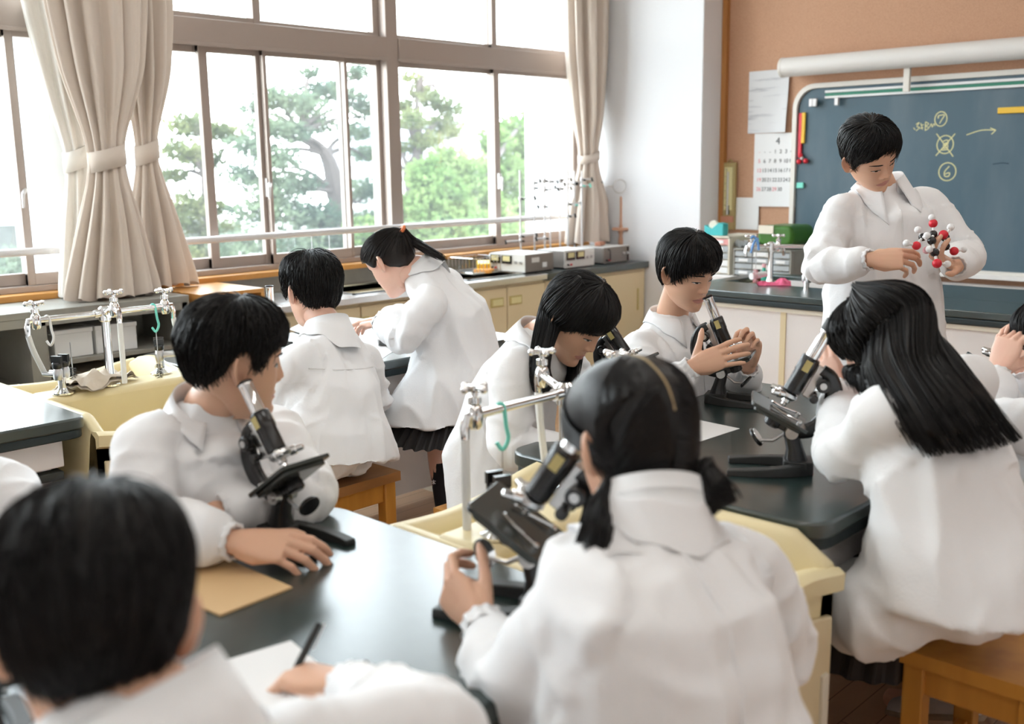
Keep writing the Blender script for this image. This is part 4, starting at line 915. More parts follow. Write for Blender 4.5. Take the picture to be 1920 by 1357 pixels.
for k, (poly, z) in enumerate((([(2.399,2.992,0.750), (2.590,3.122,0.750), (2.919,3.721,0.750), (2.431,3.415,0.750)], .7505), ([(2.673,3.323,0.750), (3.034,3.708,0.750), (3.001,4.030,0.750), (2.623,3.604,0.750)], .7525), ([(2.510,3.524,0.750), (2.841,3.818,0.750), (2.919,4.133,0.750), (2.592,3.877,0.750)], .7545))):
    flat('paper', ('white sheet nearest the table edge by the boy seen from behind', 'white sheet under the bending girl\'s hands', 'white sheet in front of the boy seen from behind')[k], 'paper', poly, z, 'paper')
nb = thing('notebook', 'dark notebook under the bending girl\'s forearm', 'notebook', at((2.631,3.170,0.750), .753))
q = [(2.581,3.231,0.750), (2.644,3.056,0.750), (2.897,3.380,0.750), (2.660,3.339,0.750)]
obj('cover', MB().prism([p[:2] for p in q], .754, .778), 'stage', nb, bevel=.003); obj('pages', MB().prism([(p[0] * .97 + q[0][0] * .03, p[1] * .97 + q[0][1] * .03) for p in q], .757, .7795), 'paper', nb)
pn = thing('pen', 'dark pen held by the boy writing in the lower left', 'pen', (0.710,1.106,0.781))
a, b_ = np.array((0.741,1.151,0.753)), np.array((0.798,1.157,0.817)); u = N3(b_ - a)
obj('barrel', MB().tube([a + u * .014, a + u * .02, b_], [.0035, .0055, .0055], 12), 'scope_m', pn); obj('tip', MB().tube([a, a + u * .014], [.0006, .0035], 10), 'chrome', pn); obj('clip', MB().tube([b_ + (.006, -.006, 0), b_ - u * .04 + (.007, -.007, 0)], .0018, 6), 'chrome', pn)

# ---------------------------------------------------------------- things on the window counter
def power_supply(label, x0, x1, y0, y1, h, face, z=.80):
    t = thing('power_supply', label, 'power supply', ((x0 + x1) / 2, (y0 + y1) / 2, z))
    obj('case', MB().box(x0, x1, y0, y1, z + .008, z + h), 'ps_grey', t, bevel=.004); obj('lid', MB().box(x0 + .004, x1 - .004, y0 + .004, y1 - .004, z + h, z + h + .003), 'ps_white', t)
    obj('feet', MB().box(x0 + .01, x1 - .01, y0 + .01, y1 - .01, z, z + .008), 'scope', t)
    if face == 'x': F = lambda u, v, d: (x0 - d, y1 - u * (y1 - y0), z + .008 + v * (h - .008)); W_ = y1 - y0
    else: F = lambda u, v, d: (x0 + u * (x1 - x0), y0 - d, z + .008 + v * (h - .008))
    def pl(name, u0, u1, v0, v1, d0, d1, mt, par):
        v = [F(u, v, d) for d in (d0, d1) for v in (v0, v1) for u in (u0, u1)]; m = MB(); m.add(v, [(0, 2, 3, 1), (4, 5, 7, 6), (0, 1, 5, 4), (2, 6, 7, 3), (0, 4, 6, 2), (1, 3, 7, 5)]); return obj(name, m, mt, par)
    fp = pl('front_panel', 0, 1, 0, 1, 0, .003, 'ps_white' if 'third' not in label else 'ps_grey', t)
    for u in ((.06, .38) if 'third' not in label else ()):
        me_ = pl('meter', u, u + .26, .45, .93, .003, .012, 'scope', t); pl('dial', u + .03, u + .23, .60, .90, .012, .0125, 'meter', me_)
    if face == 'x':
        obj('label_card', MB().box(x0 + .06, x0 + .13, y0 - .0008, y0, z + .065, z + .095), 'screen', t); obj('label_card', MB().box(x0 + .16, x0 + .20, y0 - .0008, y0, z + .03, z + .06), 'paper', t)
    if 'third' in label: obj('carry_handle', MB().tube([(x0 + .05, y0, z + .02), (x0 + .05, y0 - .02, z + .03), (x0 + .05, y0 - .02, z + .09), (x0 + .05, y0, z + .10)], .004, 8).tube([(x1 - .02, y0 - .004, z + .01), (x1 - .02, y0 - .004, z + .105)], .008, 8), 'scope', t)
    for u in (.76, .90): p = np.array(F(u, .55, .003)); n = N3(np.array(F(u, .55, .01)) - p); obj('knob', MB().lathe([(.010, 0), (.009, .012)], p, n, 14), 'chrome_d', t)
    for u in (.10, .20): p = np.array(F(u, .18, .003)); n = N3(np.array(F(u, .18, .01)) - p); obj('terminal', MB().lathe([(.006, 0), (.006, .012)], p, n, 10), 'red' if u > .15 else 'scope', t)
    return t
power_supply('white-fronted power supply with two meters, nearest along the window counter', 4.665, 4.93, 4.37, 4.68, .115, 'x')
power_supply('middle power supply on the window counter, meters facing the room', 5.02, 5.32, 4.36, 4.60, .115, 'y')
power_supply('third power supply on the window counter, dark, closest to the pillar', 5.42, 5.70, 4.36, 4.60, .11, 'y')
def stand(label, x, y, z1, clampz, z0=.80):
    t = thing('retort_stand', label, 'stand', (x, y, z0)); obj('base_plate', MB().box(x - .05, x + .05, y - .03, y + .03, z0, z0 + .012), 'grey_metal', t, bevel=.003)
    obj('rod', MB().tube([(x, y, z0), (x, y, z1)], .0062, 10), 'alu_l', t)
    rs = np.random.RandomState(int(x * 100))
    for z, dx in clampz:
        m = MB().ball((x, y, z), (.013, .013, .017), 10).tube([(x, y, z), (x + dx, y - .01, z + .004)], [.006, .004], 8)
        c = obj('clamp', m, 'alu_l', t); obj('screw', MB().tube([(x - .012, y - .02, z), (x + .004, y - .03, z - .004)], .006, 8).tube([(x + dx, y - .02, z - .012), (x + dx, y - .01, z + .012)], .007, 8), 'scope_m' if rs.rand() < .6 else 'mint', c)
    return t
ST = [(5.02, 4.74, 1.43, [(1.245, .13), (.97, -.16), (1.0, .14)]), (5.20, 4.78, 1.43, [(1.31, .2), (1.345, .22)]), (5.17, 4.66, 1.425, [(1.36, -.06), (1.30, .12), (1.19, -.08), (.98, -.1)]), (5.36, 4.78, 1.42, [(1.35, .1)]), (5.44, 4.76, 1.43, [(1.36, .1), (1.30, .1)]), (5.36, 4.62, 1.43, [(1.2, .12), (1.12, .06)]), (5.50, 4.68, 1.42, [(1.34, .2), (1.19, .18), (1.33, -.12)]), (5.46, 4.58, 1.42, [(1.36, .09), (1.32, .07)]), (5.74, 4.66, 1.39, [(1.34, -.12)])]
LB = ['leftmost retort stand, apart from the others behind the first power supply', 'second retort stand, slim, behind the first power supply', 'retort stand with black clamp screws above the first power supply', 'slim retort stand just right of the gap behind the power supplies', 'slim retort stand against the bright window edge', 'retort stand with a low pale clamp in front of the corner curtain', 'retort stand behind the middle power supply before the curtain', 'retort stand at the right end of the middle power supply', 'last retort stand beside the white pillar, next to the iron ring']
for (x, y, z1, cl), lb in zip(ST, LB): stand(lb, x, y, z1, cl)
rg = np.array((5.760,4.491,1.310)); a = np.linspace(0, 2 * PI, 30)
tag(obj('support_ring', MB().tube([rg + RT * .045 * math.cos(k) + np.array([0, 0, .045 * math.sin(k)]) for k in a], .004, 8).tube([rg - RT * .045, rg - RT * .10], .004, 8), 'chrome_d'), 'wire support ring clamped beside the pillar', 'ring')
sp = thing('spindle_stand', 'turned wooden spindle stand with a disc, beside the pillar', 'stand', at((5.807,4.515,0.800), .80)); c = np.array(at((5.807,4.515,0.800), .80))
obj('foot', MB().lathe([(.05, 0), (.05, .014), (.02, .02)], c, n=20), 'copper', sp); obj('column', MB().lathe([(.018, .014), (.013, .06), (.019, .12), (.013, .17), (.020, .20), (.011, .235), (.0075, .25), (.0075, .43), (.003, .44)], c, n=16), 'copper', sp, ang=.9)
obj('disc', MB().lathe([(.062, .205), (.064, .215), (.06, .222)], c, n=26), 'copper', sp)
rd = np.array((5.450,4.442,0.920)); tag(obj('clamp_holder', MB().obox((5.52, 4.47, .93), (.05, .02, 0), (-.008, .02, 0), (0, 0, .012)), 'brick', bevel=.004), 'red-brown holder lying on the third power supply', 'holder')
sg_ = thing('sponge', 'yellow and orange sponge beside the far sink basin', 'sponge', (4.494,4.569,0.800)); c = np.array((4.568,4.634,0.800))
obj('yellow_block', MB().obox(c + (.03, .03, .035), (.025, .03, .01), (-.03, .03, 0), (0, 0, .03)), 'yellow', sg_, bevel=.006); obj('orange_block', MB().obox(c + (-.01, -.01, .014), (.045, .02, 0), (-.025, .045, 0), (0, 0, .012)), mat('orange_sponge', (.9, .42, .12), .9), sg_, bevel=.006)
dr = thing('dish_rack', 'wire draining rack behind the first power supply', 'rack', (4.55, 4.70, .80)); m = MB()
for z in (.81, .90): m.tube([(4.42, 4.58, z), (4.66, 4.58, z), (4.66, 4.8, z), (4.42, 4.8, z), (4.42, 4.58, z)], .003, 6)
for k in range(9): m.tube([(4.42 + k * .03, 4.58, .81), (4.42 + k * .03, 4.58, .90)], .002, 6).tube([(4.42 + k * .03, 4.8, .81), (4.42 + k * .03, 4.8, .90)], .002, 6)
obj('wires', m, 'chrome', dr); obj('tray', MB().box(4.43, 4.65, 4.59, 4.79, .80, .806), 'drawer', dr)
def spout(label, p, d):
    p = np.array(p, float); d = np.array(d, float); t = thing('sink_tap', label, 'faucet', p)
    obj('stem', MB().lathe([(.024, 0), (.024, .01), (.014, .02), (.014, .09)], p, n=16), 'chrome', t, ang=.6)
    obj('spout', MB().tube(bez([p + (0, 0, .06), p + d * .05 + (0, 0, .12), p + d * .12 + (0, 0, .13), p + d * .16 + (0, 0, .07), p + d * .165 + (0, 0, .04)], 16), .011, 10), 'chrome', t)
    obj('lever', MB().tube([p + (0, 0, .09), p + d * .03 + (0, 0, .15), p + d * .10 + (0, 0, .175)], [.010, .008, .006], 8), 'chrome', t)
spout('chrome sink tap right of the bending girl\'s back', at((4.869,5.140,0.800), .80), dv(.2, -.9, 0)); spout('chrome sink tap left of the bending girl\'s head', at((3.741,5.070,0.800), .80), dv(.3, -.9, 0))

# ---------------------------------------------------------------- things on and behind the demonstration desk
for k, (px, mt, h) in enumerate(((0, 'brown', .14), (1, 'bottle_g', .17))):
    p = ((4.875,2.870,0.800), (4.894,2.846,0.800))[k]; b = (p[0] + .02, p[1] + .01, .64)
    t = thing('bottle', ('brown bottle standing in the desk sink', 'green bottle standing in the desk sink by the tap post')[k], 'bottle', b)
    obj('body', MB().lathe([(.018, 0), (.020, .004), (.020, h + .05), (.010, h + .075), (.009, h + .10)], b, n=16), mt, t, ang=.6); obj('cap', MB().lathe([(.011, h + .095), (.011, h + .115)], b, n=14), 'pink_l' if k else 'scope', t)
sc_ = thing('clothes_peg', 'blue plastic peg clipped on the desk tap', 'peg', (4.552,2.720,1.054))
m = MB().tube(bez([(4.554,2.726,1.085), (4.565,2.717,1.095), (4.575,2.701,1.074), (4.574,2.690,1.027)], 10), .006, 8).tube(bez([(4.580,2.699,1.084), (4.563,2.712,1.066), (4.544,2.717,1.014)], 8), .006, 8); obj('jaws', m, 'blue', sc_)
brush('pink and white brush hanging from the desk tap', np.array((4.574,2.705,1.032)), .17, 'pink_l', r=.014)
tag(obj('scrubber', MB().tube([(4.573,2.728,0.894), (4.672,2.701,0.901)], [.018, .014], 10), 'paper'), 'white scrubber lying at the foot of the desk tap', 'scrubber')
bk = thing('bucket', 'tan bucket in the desk sink beside the gas cock', 'bucket', at((4.514,2.340,0.850), .64)); c = np.array(at((4.709,2.448,0.850), .64)); obj('body', MB().lathe([(.05, .0), (.062, .17), (.066, .175), (.060, .175), (.048, .01)], c, n=24, cap=False), 'tan', bk, ang=.7)
def drawers(label, tl, br, x, d, cols, rows_, body, dm, group=None, seed=0):
    y1, y0, z1, z0 = tl[1], br[1], tl[2], .765; t = thing('drawer_unit', label, 'drawers', (x + d / 2, (y0 + y1) / 2, z0)); rs = np.random.RandomState(seed)
    obj('carcass', MB().box(x + .02, x + d, y0, y1, z0, z1).box(x, x + .02, y0, y0 + .012, z0, z1).box(x, x + .02, y1 - .012, y1, z0, z1).box(x, x + .02, y0, y1, z1 - .012, z1), body, t, bevel=.003)
    w = (y1 - y0 - .02) / cols; hh = (z1 - z0 - .02) / rows_
    for i in range(cols):
        for j in range(rows_):
            ya, za = y0 + .012 + i * w, z0 + .006 + j * hh
            dq = obj('drawer', MB().box(x + .004, x + .02, ya + .004, ya + w - .004, za + .004, za + hh - .004), dm[(i + j * 2 + seed) % len(dm)], t, bevel=.002)
            if rs.rand() < .4: obj('label_card', MB().box(x + .002, x + .0045, ya + w * .25, ya + w * .75, za + hh * .3, za + hh * .75), 'paper', dq)
            obj('pull', MB().box(x - .004, x + .004, ya + w * .35, ya + w * .65, za + hh * .08, za + hh * .2), body, dq)
    return t
drawers('white drawer unit with pink drawers under the tape dispenser', (5.620,3.675,1.005), (5.620,3.512,0.781), 5.62, .36, 1, 5, 'ivory', ('drawer', 'paper', 'drawer', 'paper', 'drawer_p'), seed=1)
drawers('grey multi-drawer unit under the green case', (5.600,3.474,0.937), (5.600,3.073,0.808), 5.60, .34, 3, 4, 'grey_metal', ('drawer', 'drawer', 'ps_white', 'drawer'), seed=3)
gc = thing('green_case', 'dark green rounded case on top of the grey drawer unit', 'case', (5.620,3.197,0.961)); a, b_ = (5.650,3.336,1.080), (5.650,3.100,0.957)
obj('body', MB().prism(rrect(b_[1], a[1], b_[2], a[2], .045, 7), 0, 1, f=yz(5.65, 5.92)), 'green', gc, bevel=.02, seg=3); obj('label_card', MB().box(5.644, 5.65, a[1] - .11, a[1] - .01, a[2] - .05, a[2] - .0), 'ivory', gc)
tp = thing('tape_dispenser', 'teal tape dispenser on the white drawer unit', 'tape dispenser', (5.660,3.646,1.010)); a, b_ = (5.680,3.729,1.088), (5.680,3.588,1.011)
zb = (5.620,3.675,1.005)[2]; obj('body', MB().prism([(a[1], zb), (b_[1], zb), (b_[1], zb + .075), (b_[1] + .035, zb + .082), (a[1] - .05, zb + .04), (a[1], zb + .065)], 5.66, 5.72, f=lambda y, z, x: (x, y, z)), 'teal', tp, bevel=.004); obj('tape_roll', MB().lathe([(.012, 0), (.032, 0), (.032, .018), (.012, .018)], (5.68, (a[1] + b_[1]) / 2 + .015, zb + .062), (1, 0, 0), 20), 'ivory', tp, ang=.6)
bg_ = rag('plastic_bag', 'crumpled clear bag on the grey drawer unit, left of the green case', 'bag', (5.74, (5.700,3.445,0.969)[1], (5.600,3.474,0.937)[2]), .16, .16, .06, 'drawer', 11)
rd = tag(obj('red_folder', MB().box(5.66, 5.82, 3.80, 3.815, .765, .99), 'red', bevel=.002), 'red folder upright behind the boy\'s hair, beside the drawer unit', 'folder')

# molecule model in the teacher's hand
mol = thing('molecule_model', 'ball and stick molecule model in the teacher\'s hand', 'molecule model', (3.242,1.283,1.178))
AT = dict(
 h1=((3.226,1.297,1.279), 'paper', .0105), o1=((3.226,1.292,1.261), 'red', .0135), c1=((3.222,1.288,1.228), 'scope', .0125), c2=((3.186,1.277,1.211), 'scope', .0135), c3=((3.218,1.319,1.218), 'scope', .0125), h2=((3.211,1.332,1.241), 'paper', .011), o2=((3.171,1.317,1.195), 'red', .0135), h3=((3.151,1.340,1.203), 'paper', .011), h8=((3.177,1.289,1.226), 'paper', .011),
 o3=((3.233,1.261,1.227), 'red', .0145), c4=((3.276,1.272,1.216), 'scope', .0135), h4=((3.303,1.267,1.246), 'paper', .0115), c5=((3.252,1.260,1.190), 'scope', .0135), o4=((3.259,1.235,1.176), 'red', .0135), h5=((3.280,1.214,1.180), 'paper', .0095), c6=((3.177,1.262,1.176), 'scope', .0135), o5=((3.167,1.249,1.144), 'red', .0145), h6=((3.199,1.230,1.141), 'paper', .011), h7=((3.157,1.271,1.187), 'paper', .011), o6=((3.200,1.297,1.180), 'pink_l', .0115))
for k, (p, mt, r) in AT.items(): obj('atom', MB().ball(p, r, 16), mt, mol, ang=None)
for a, b_ in (('h1', 'o1'), ('o1', 'c1'), ('c1', 'c2'), ('c2', 'c3'), ('c3', 'h2'), ('c3', 'o2'), ('o2', 'h3'), ('c3', 'h8'), ('c1', 'o3'), ('c4', 'h4'), ('o3', 'c4'), ('c4', 'c5'), ('c5', 'o4'), ('o4', 'h5'), ('c2', 'c6'), ('c5', 'c6'), ('c6', 'o5'), ('o5', 'h6'), ('c6', 'h7'), ('c2', 'o6')):
    obj('bond', MB().tube([AT[a][0], AT[b_][0]], .0042, 8), 'rubber', mol)

# ---------------------------------------------------------------- people toolkit
HZ = np.array([-.118, -.113, -.104, -.092, -.078, -.062, -.045, -.03, -.01, .01, .03, .05, .07, .088, .101, .109, .1135])
HW = np.array([.016, .026, .036, .045, .053, .0595, .064, .067, .070, .0725, .0745, .0745, .0705, .0600, .0435, .026, .006])
HF = np.array([.062, .074, .0815, .084, .0815, .0835, .0835, .0825, .0825, .084, .0875, .088, .083, .070, .050, .029, .006])
HB = np.array([-.030, -.012, .006, .020, .036, .055, .073, .083, .091, .097, .101, .099, .091, .076, .055, .032, .006])
def headbase(th, z):
    """smooth skull-and-face surface; th = 0 is the face"""
    w = np.interp(z, HZ, HW); f = np.interp(z, HZ, HF); b = np.interp(z, HZ, HB)
    c, s = np.cos(th), np.sin(th); n = 2 / 2.25
    y = np.where(c > 0, f, b) * np.sign(c) * np.abs(c) ** n
    return np.stack([w * np.sign(s) * np.abs(s) ** n, y + 0.0 * z, z], -1)
def gau(x, z, cx, cz, sx, sz): return np.exp(-((x - cx) / sx) ** 2 - ((z - cz) / sz) ** 2)
def head_grid(fem=0.0, full=True):
    z = np.concatenate([np.linspace(-.118, -.096, 12, endpoint=False), np.linspace(-.096, .034, 72, endpoint=False), np.linspace(.034, .1135, 24)])
    s = np.linspace(-1, 1, 120, endpoint=False); th = PI * np.sign(s) * np.abs(s) ** 1.35
    TH, Z = np.meshgrid(th, z); P_ = headbase(TH, Z); x = P_[..., 0]; fr = np.clip(np.cos(TH) * 3, 0, 1)
    ax = np.abs(x); d = np.zeros_like(x)
    nz = np.interp(Z, [-.046, -.041, -.036, -.030, -.022, -.010, .004, .018, .03], [0, .004, .0130, .0205, .0188, .0132, .0072, .0026, 0])
    nw = np.interp(Z, [-.04, -.03, -.01, .02], [.0105, .0100, .0082, .0085])
    d += nz * np.exp(-(x / nw) ** 2) * (1 - .12 * fem) + .0088 * gau(ax, Z, .0135, -.0335, .0055, .0062)
    d += -.0085 * gau(ax, Z, .031, .004, .0155, .0115) + .0068 * gau(ax, Z, .031, -.001, .0135, .0078)
    d += .0030 * gau(ax, Z, .028, .024, .020, .006) * (1 - .6 * fem) + .0035 * gau(ax, Z, .041, -.026, .017, .017)
    d += .0042 * gau(x, Z, 0, -.0605, .0165, .0040) + .0052 * gau(x, Z, 0, -.0715, .0140, .0048) - .0050 * gau(x, Z, 0, -.0660, .0215, .0016)
    d += -.0035 * gau(x, Z, 0, -.0825, .014, .0055) + .0045 * gau(x, Z, 0, -.100, .014, .011) - .0012 * gau(x, Z, 0, -.050, .003, .006)
    d += -.0018 * gau(ax, Z, .026, -.066, .004, .006)
    P_[..., 1] += d * fr
    P_[..., 0] *= 1 - .03 * fem
    return P_, z, th
def ear(side, scale=1.0):
    n, k = 9, 20; R = np.linspace(0, 1, n); A = np.linspace(0, 2 * PI, k, endpoint=False); P_ = np.zeros((n, k, 3))
    for i, r in enumerate(R):
        for j, a in enumerate(A):
            y = math.cos(a) * .0185 * r * (1 + .18 * math.sin(a)); z = math.sin(a) * .034 * r + .0
            y -= .004 * math.sin(a)
            h = .010 * (np.exp(-((r - .84) / .13) ** 2)) - .006 * np.exp(-(r / .45) ** 2) + .004 * np.exp(-((y - .012) / .006) ** 2) * (abs(z) < .012)
            if math.sin(a) < -.6 and r > .5: h += .002
            P_[i, j] = (h + .012 * r * (math.cos(a) < 0) * abs(math.cos(a)), y, z)
    B_ = P_.copy(); B_[..., 0] = -.006 + .008 * np.clip(R[:, None], 0, 1); B_[..., 1:] *= .93
    t = math.radians(24); out = []
    for G in (P_, B_):
        q = G.copy(); x, y = q[..., 0] * math.cos(t) - q[..., 1] * math.sin(t), q[..., 0] * math.sin(t) + q[..., 1] * math.cos(t)
        q[..., 0] = side * (x + .070); q[..., 1] = y - .010; q[..., 2] = q[..., 2] - .010; out.append(q)
    return out
# radius table of the smooth head: direction (theta, phi from the crown) -> distance from the head centre
_T = np.radians(np.linspace(-180, 180, 73)); _F = np.radians(np.linspace(0, 160, 81))
def _rho():
    zz = np.linspace(-.118, .1135, 160); tt = np.linspace(-PI, PI, 145); TH, Z = np.meshgrid(tt, zz); P_ = headbase(TH, Z)
    m = MB(); m.grid(P_); me = m.mesh('t'); b = bvh(me); bpy.data.meshes.remove(me)
    o = np.zeros((len(_T), len(_F)))
    for i, t in enumerate(_T):
        for j, f in enumerate(_F):
            tn = t * .997 + .0013; d = (math.sin(f) * math.sin(tn), math.sin(f) * math.cos(tn), math.cos(f)); h = b.ray_cast((0, 0, 0), d)
            o[i, j] = h[3] if h[3] else .113
    return o
RHO = _rho()
def rho(t, f):
    t = (np.asarray(t) + PI) % (2 * PI) - PI; f = np.clip(np.asarray(f), 0, _F[-1])
    a = (t + PI) / (2 * PI) * 72; b = f / _F[-1] * 80; i = np.clip(a.astype(int), 0, 71); j = np.clip(b.astype(int), 0, 79); u, v = a - i, b - j
    return (RHO[i, j] * (1 - u) + RHO[i + 1, j] * u) * (1 - v) + (RHO[i, j + 1] * (1 - u) + RHO[i + 1, j + 1] * u) * v
def sph(t, f, off):
    r = rho(t, f) + off
    return np.stack([r * np.sin(f) * np.sin(t), r * np.sin(f) * np.cos(t), r * np.cos(f)], -1)
class Frame:
    def __init__(s, c, f, u, sc=1.0):
        s.c = np.array(c, float); s.f = N3(f); s.r = N3(np.cross(s.f, N3(u))); s.u = np.cross(s.r, s.f); s.s = sc
    def __call__(s, P_):
        P_ = np.asarray(P_, float); return s.c + s.s * (P_[..., 0:1] * s.r + P_[..., 1:2] * s.f + P_[..., 2:3] * s.u)
def hair_cap(fr, lim, thick, edge=.004, mb=None, n=72, rows=16, lump=.003, seed=0):
    """closed hair volume over the skull; lim: (theta deg, phi deg) hairline table"""
    th = np.linspace(-PI, PI, n, endpoint=False); L = np.radians(np.interp(np.degrees(th), *zip(*lim)))
    t = np.linspace(0.02, 1, rows)[:, None]; F = L[None, :] * t; TH = np.repeat(th[None, :], rows, 0)
    T_ = thick * (1 - t ** 3) + edge * t ** 3
    nz = vnoise(np.stack([np.sin(TH).ravel() * 3 + seed, np.cos(TH).ravel() * 3, F.ravel() * 2.5], 1)).reshape(TH.shape)
    out = sph(TH, F, T_ + lump * nz); inn = sph(TH[::-1], F[::-1], np.full(TH.shape, -.004))
    m = mb or MB(); m.rings([fr(r) for r in np.concatenate([out, inn])], True, True); return m
def hair_short(fr, mb, lim, thick, seed, n=900, length=38, sweep=0.0, ext=6, lift=.006, rad=.0016, region=None, flare=.0):
    """strands combed outward from the crown"""
    rs = np.random.RandomState(seed); th = rs.uniform(-PI, PI, n); L = np.radians(np.interp(np.degrees(th), *zip(*lim)))
    if region is not None:
        k = region(np.degrees(th)); th, L = th[k], L[k]; n = len(th)
    f0 = L * rs.rand(n) ** 0.7 * .95; ln = np.radians(length * (.7 + .6 * rs.rand(n))); s = np.linspace(0, 1, 9)
    end = np.minimum(f0 + ln, L + np.radians(ext * (rs.rand(n) * 1.2 - .15)))
    F = f0[:, None] + (end - f0)[:, None] * s; sw = sweep(np.degrees(th)) if callable(sweep) else np.full(n, sweep)
    TH = th[:, None] + np.radians(sw + rs.randn(n) * 5)[:, None] * s ** 1.3 / np.maximum(np.sin(F), .45)
    t = F / np.maximum(L[:, None], .1); base = thick * (1 - np.clip(t, 0, 1) ** 3) + .0045
    off = base - .002 + lift * np.sin(s * 2.6)[None, :] * (.3 + rs.rand(n)[:, None]) + flare * s[None, :] ** 2
    strands(mb, fr(sph(TH, F, off)), rad * fr.s * (.7 + .7 * rs.rand(n)))
def hair_guided(mb, guides, n, seed, rad=.0018, thick=.012, k=26, core=True, jit=.006, short=.1):
    """hair flowing along neighbouring guide curves"""
    rs = np.random.RandomState(seed); G = np.array([bez(g, k) for g in guides]); m = len(G)
    if core:     # solid underlayer with thickness
        D = np.gradient(G, axis=0); t = np.gradient(G, axis=1); nn = np.cross(D, t); nn /= np.linalg.norm(nn, axis=2)[..., None] + 1e-9
        H = thick * .8 * np.sin(np.linspace(.25, PI - .25, m))[:, None, None] * np.linspace(1, .35, k)[None, :, None]
        kk = int(k * .93); rg = []
        for j in range(kk): rg.append(np.vstack([G[:, j] + nn[:, j] * H[:, j], (G[:, j] - nn[:, j] * H[:, j])[::-1]]))
        mb.rings(rg, True, True)
    u = rs.rand(n) * (m - 1) * .9999; i = u.astype(int); f = (u - i)[:, None, None]; P_ = G[i] * (1 - f) + G[i + 1] * f
    D = np.gradient(G, axis=0)[i]; t = np.gradient(P_, axis=1); nn = np.cross(D, t); nn /= np.linalg.norm(nn, axis=2)[..., None] + 1e-9
    prof = np.sin(np.clip(u / (m - 1), 0, 1) * PI)[:, None, None] * .7 + .3
    P_ = P_ + nn * (rs.rand(n)[:, None, None] * 2 - 1) * thick * prof * np.linspace(1, .8, k)[None, :, None] + np.cumsum(rs.randn(n, k, 3), 1) * jit / k
    ph = rs.rand(n, 1) * 6; P_ = P_ + nn * (.0025 * np.sin(np.linspace(0, 7, k)[None, :] + ph))[..., None]
    cut = np.clip(1 - rs.rand(n) ** 3 * short, .5, 1); idx = cut[:, None] * np.linspace(0, k - 1.001, k); a = idx.astype(int); w = (idx - a)[..., None]
    P_ = np.take_along_axis(P_, a[..., None], 1) * (1 - w) + np.take_along_axis(P_, np.minimum(a + 1, k - 1)[..., None], 1) * w
    strands(mb, P_, rad * (.7 + .7 * rs.rand(n)), (1, .3))

def hand(wr, d, n, right, curl, thumb=(.6, .75, -.35), tb=(15, 20), spread=4.0, sc=1.0, elbow=None, spr=None):
    """palm, four fingers and a thumb; curl: four (mcp, pip, dip) in degrees; returns a mesh in room coordinates"""
    wr = np.array(wr, float); d = N3(d); n = np.array(n, float); n = N3(n - d * np.dot(n, d)); s = np.cross(d, n) * (-1 if right else 1)
    X = lambda a, b, c: wr + sc * (a * d + b * s + c * n)
    m = MB(); a = np.linspace(0, 2 * PI, 18, endpoint=False); rs = []
    for q, w, t, o in ((-.012, .0235, .0180, 0), (.006, .026, .0175, 0), (.03, .034, .0170, -.001), (.06, .0405, .0145, -.001), (.085, .0405, .0120, 0), (.099, .036, .0095, .001)):
        rs.append(np.array([X(q, w * math.copysign(abs(math.cos(k)) ** .8, math.cos(k)), o + t * math.copysign(abs(math.sin(k)) ** .8, math.sin(k))) for k in a]))
    m.rings(rs)
    m.tube([X(.012, .020, -.008), X(.035, .030, -.012), X(.058, .032, -.009)], [.013 * sc, .0155 * sc, .010 * sc], 10)
    m.tube([X(.012, -.020, -.007), X(.045, -.028, -.009), X(.075, -.029, -.004)], [.010 * sc, .012 * sc, .009 * sc], 10)
    bases = ((.094, .0285, .001), (.099, .0098, .002), (.095, -.0100, .001), (.085, -.0285, -.001))
    lens = ((.043, .026, .022), (.047, .029, .023), (.043, .027, .023), (.034, .021, .020)); rr = (.0094, .0096, .0090, .0080)
    tips = []
    for k in range(4):
        p = X(*bases[k]); sp = math.radians(((1.5 - k) * spread) if spr is None else spr[k]); dd = N3(d * math.cos(sp) + s * math.sin(sp)); pts = [p - dd * .018 * sc, p]; ang = 0
        for L_, c in zip(lens[k], curl[k]):
            ang += math.radians(c); v = dd * math.cos(ang) - n * math.sin(ang); q = pts[-1]
            pts.append(q + v * L_ * sc * .5); pts.append(q + v * L_ * sc)
        r_ = rr[k] * sc; m.tube(pts, [r_ * .9, r_ * 1.06, r_ * .97, r_ * 1.02, r_ * .9, r_ * .94, r_ * .90, r_ * .70], 10); m.ball(pts[-1], r_ * .72, 10); tips.append(pts[-1])
    p = X(.022, .024, -.010); v = N3(d * thumb[0] + s * thumb[1] + n * thumb[2]); ax = N3(np.cross(v, d)) if abs(np.dot(v, d)) < .98 else s
    pts = [p, p + v * .022 * sc, p + v * .044 * sc]
    for L_, c in ((.033, tb[0]), (.027, tb[1])):
        t = math.radians(c); v = N3(v * math.cos(t) + np.cross(ax, v) * math.sin(t)); q = pts[-1]; pts += [q + v * L_ * sc * .5, q + v * L_ * sc]
    m.tube(pts, [.0150 * sc, .0135 * sc, .0112 * sc, .0100 * sc, .0104 * sc, .0100 * sc, .0060 * sc], 10); m.ball(pts[-1], .0062 * sc, 8)
    if elbow is not None:
        e = np.array(elbow, float); L_ = np.linalg.norm(e - wr); q = wr + (e - wr) * min(1, .19 / L_)
        m.tube([wr + d * .004, wr + (q - wr) * .12, wr + (q - wr) * .5, q], [.0205 * sc, .0225 * sc, .030 * sc, .036 * sc], 14)
    return remesh(m.mesh('h'), .0024, 2, .5)
RELAX = ((18, 22, 12), (20, 26, 14), (24, 28, 16), (28, 30, 16))
FLAT = ((6, 12, 8), (5, 12, 8), (7, 13, 8), (10, 15, 10))
FIST = ((70, 85, 50), (75, 90, 50), (78, 90, 50), (80, 88, 50))
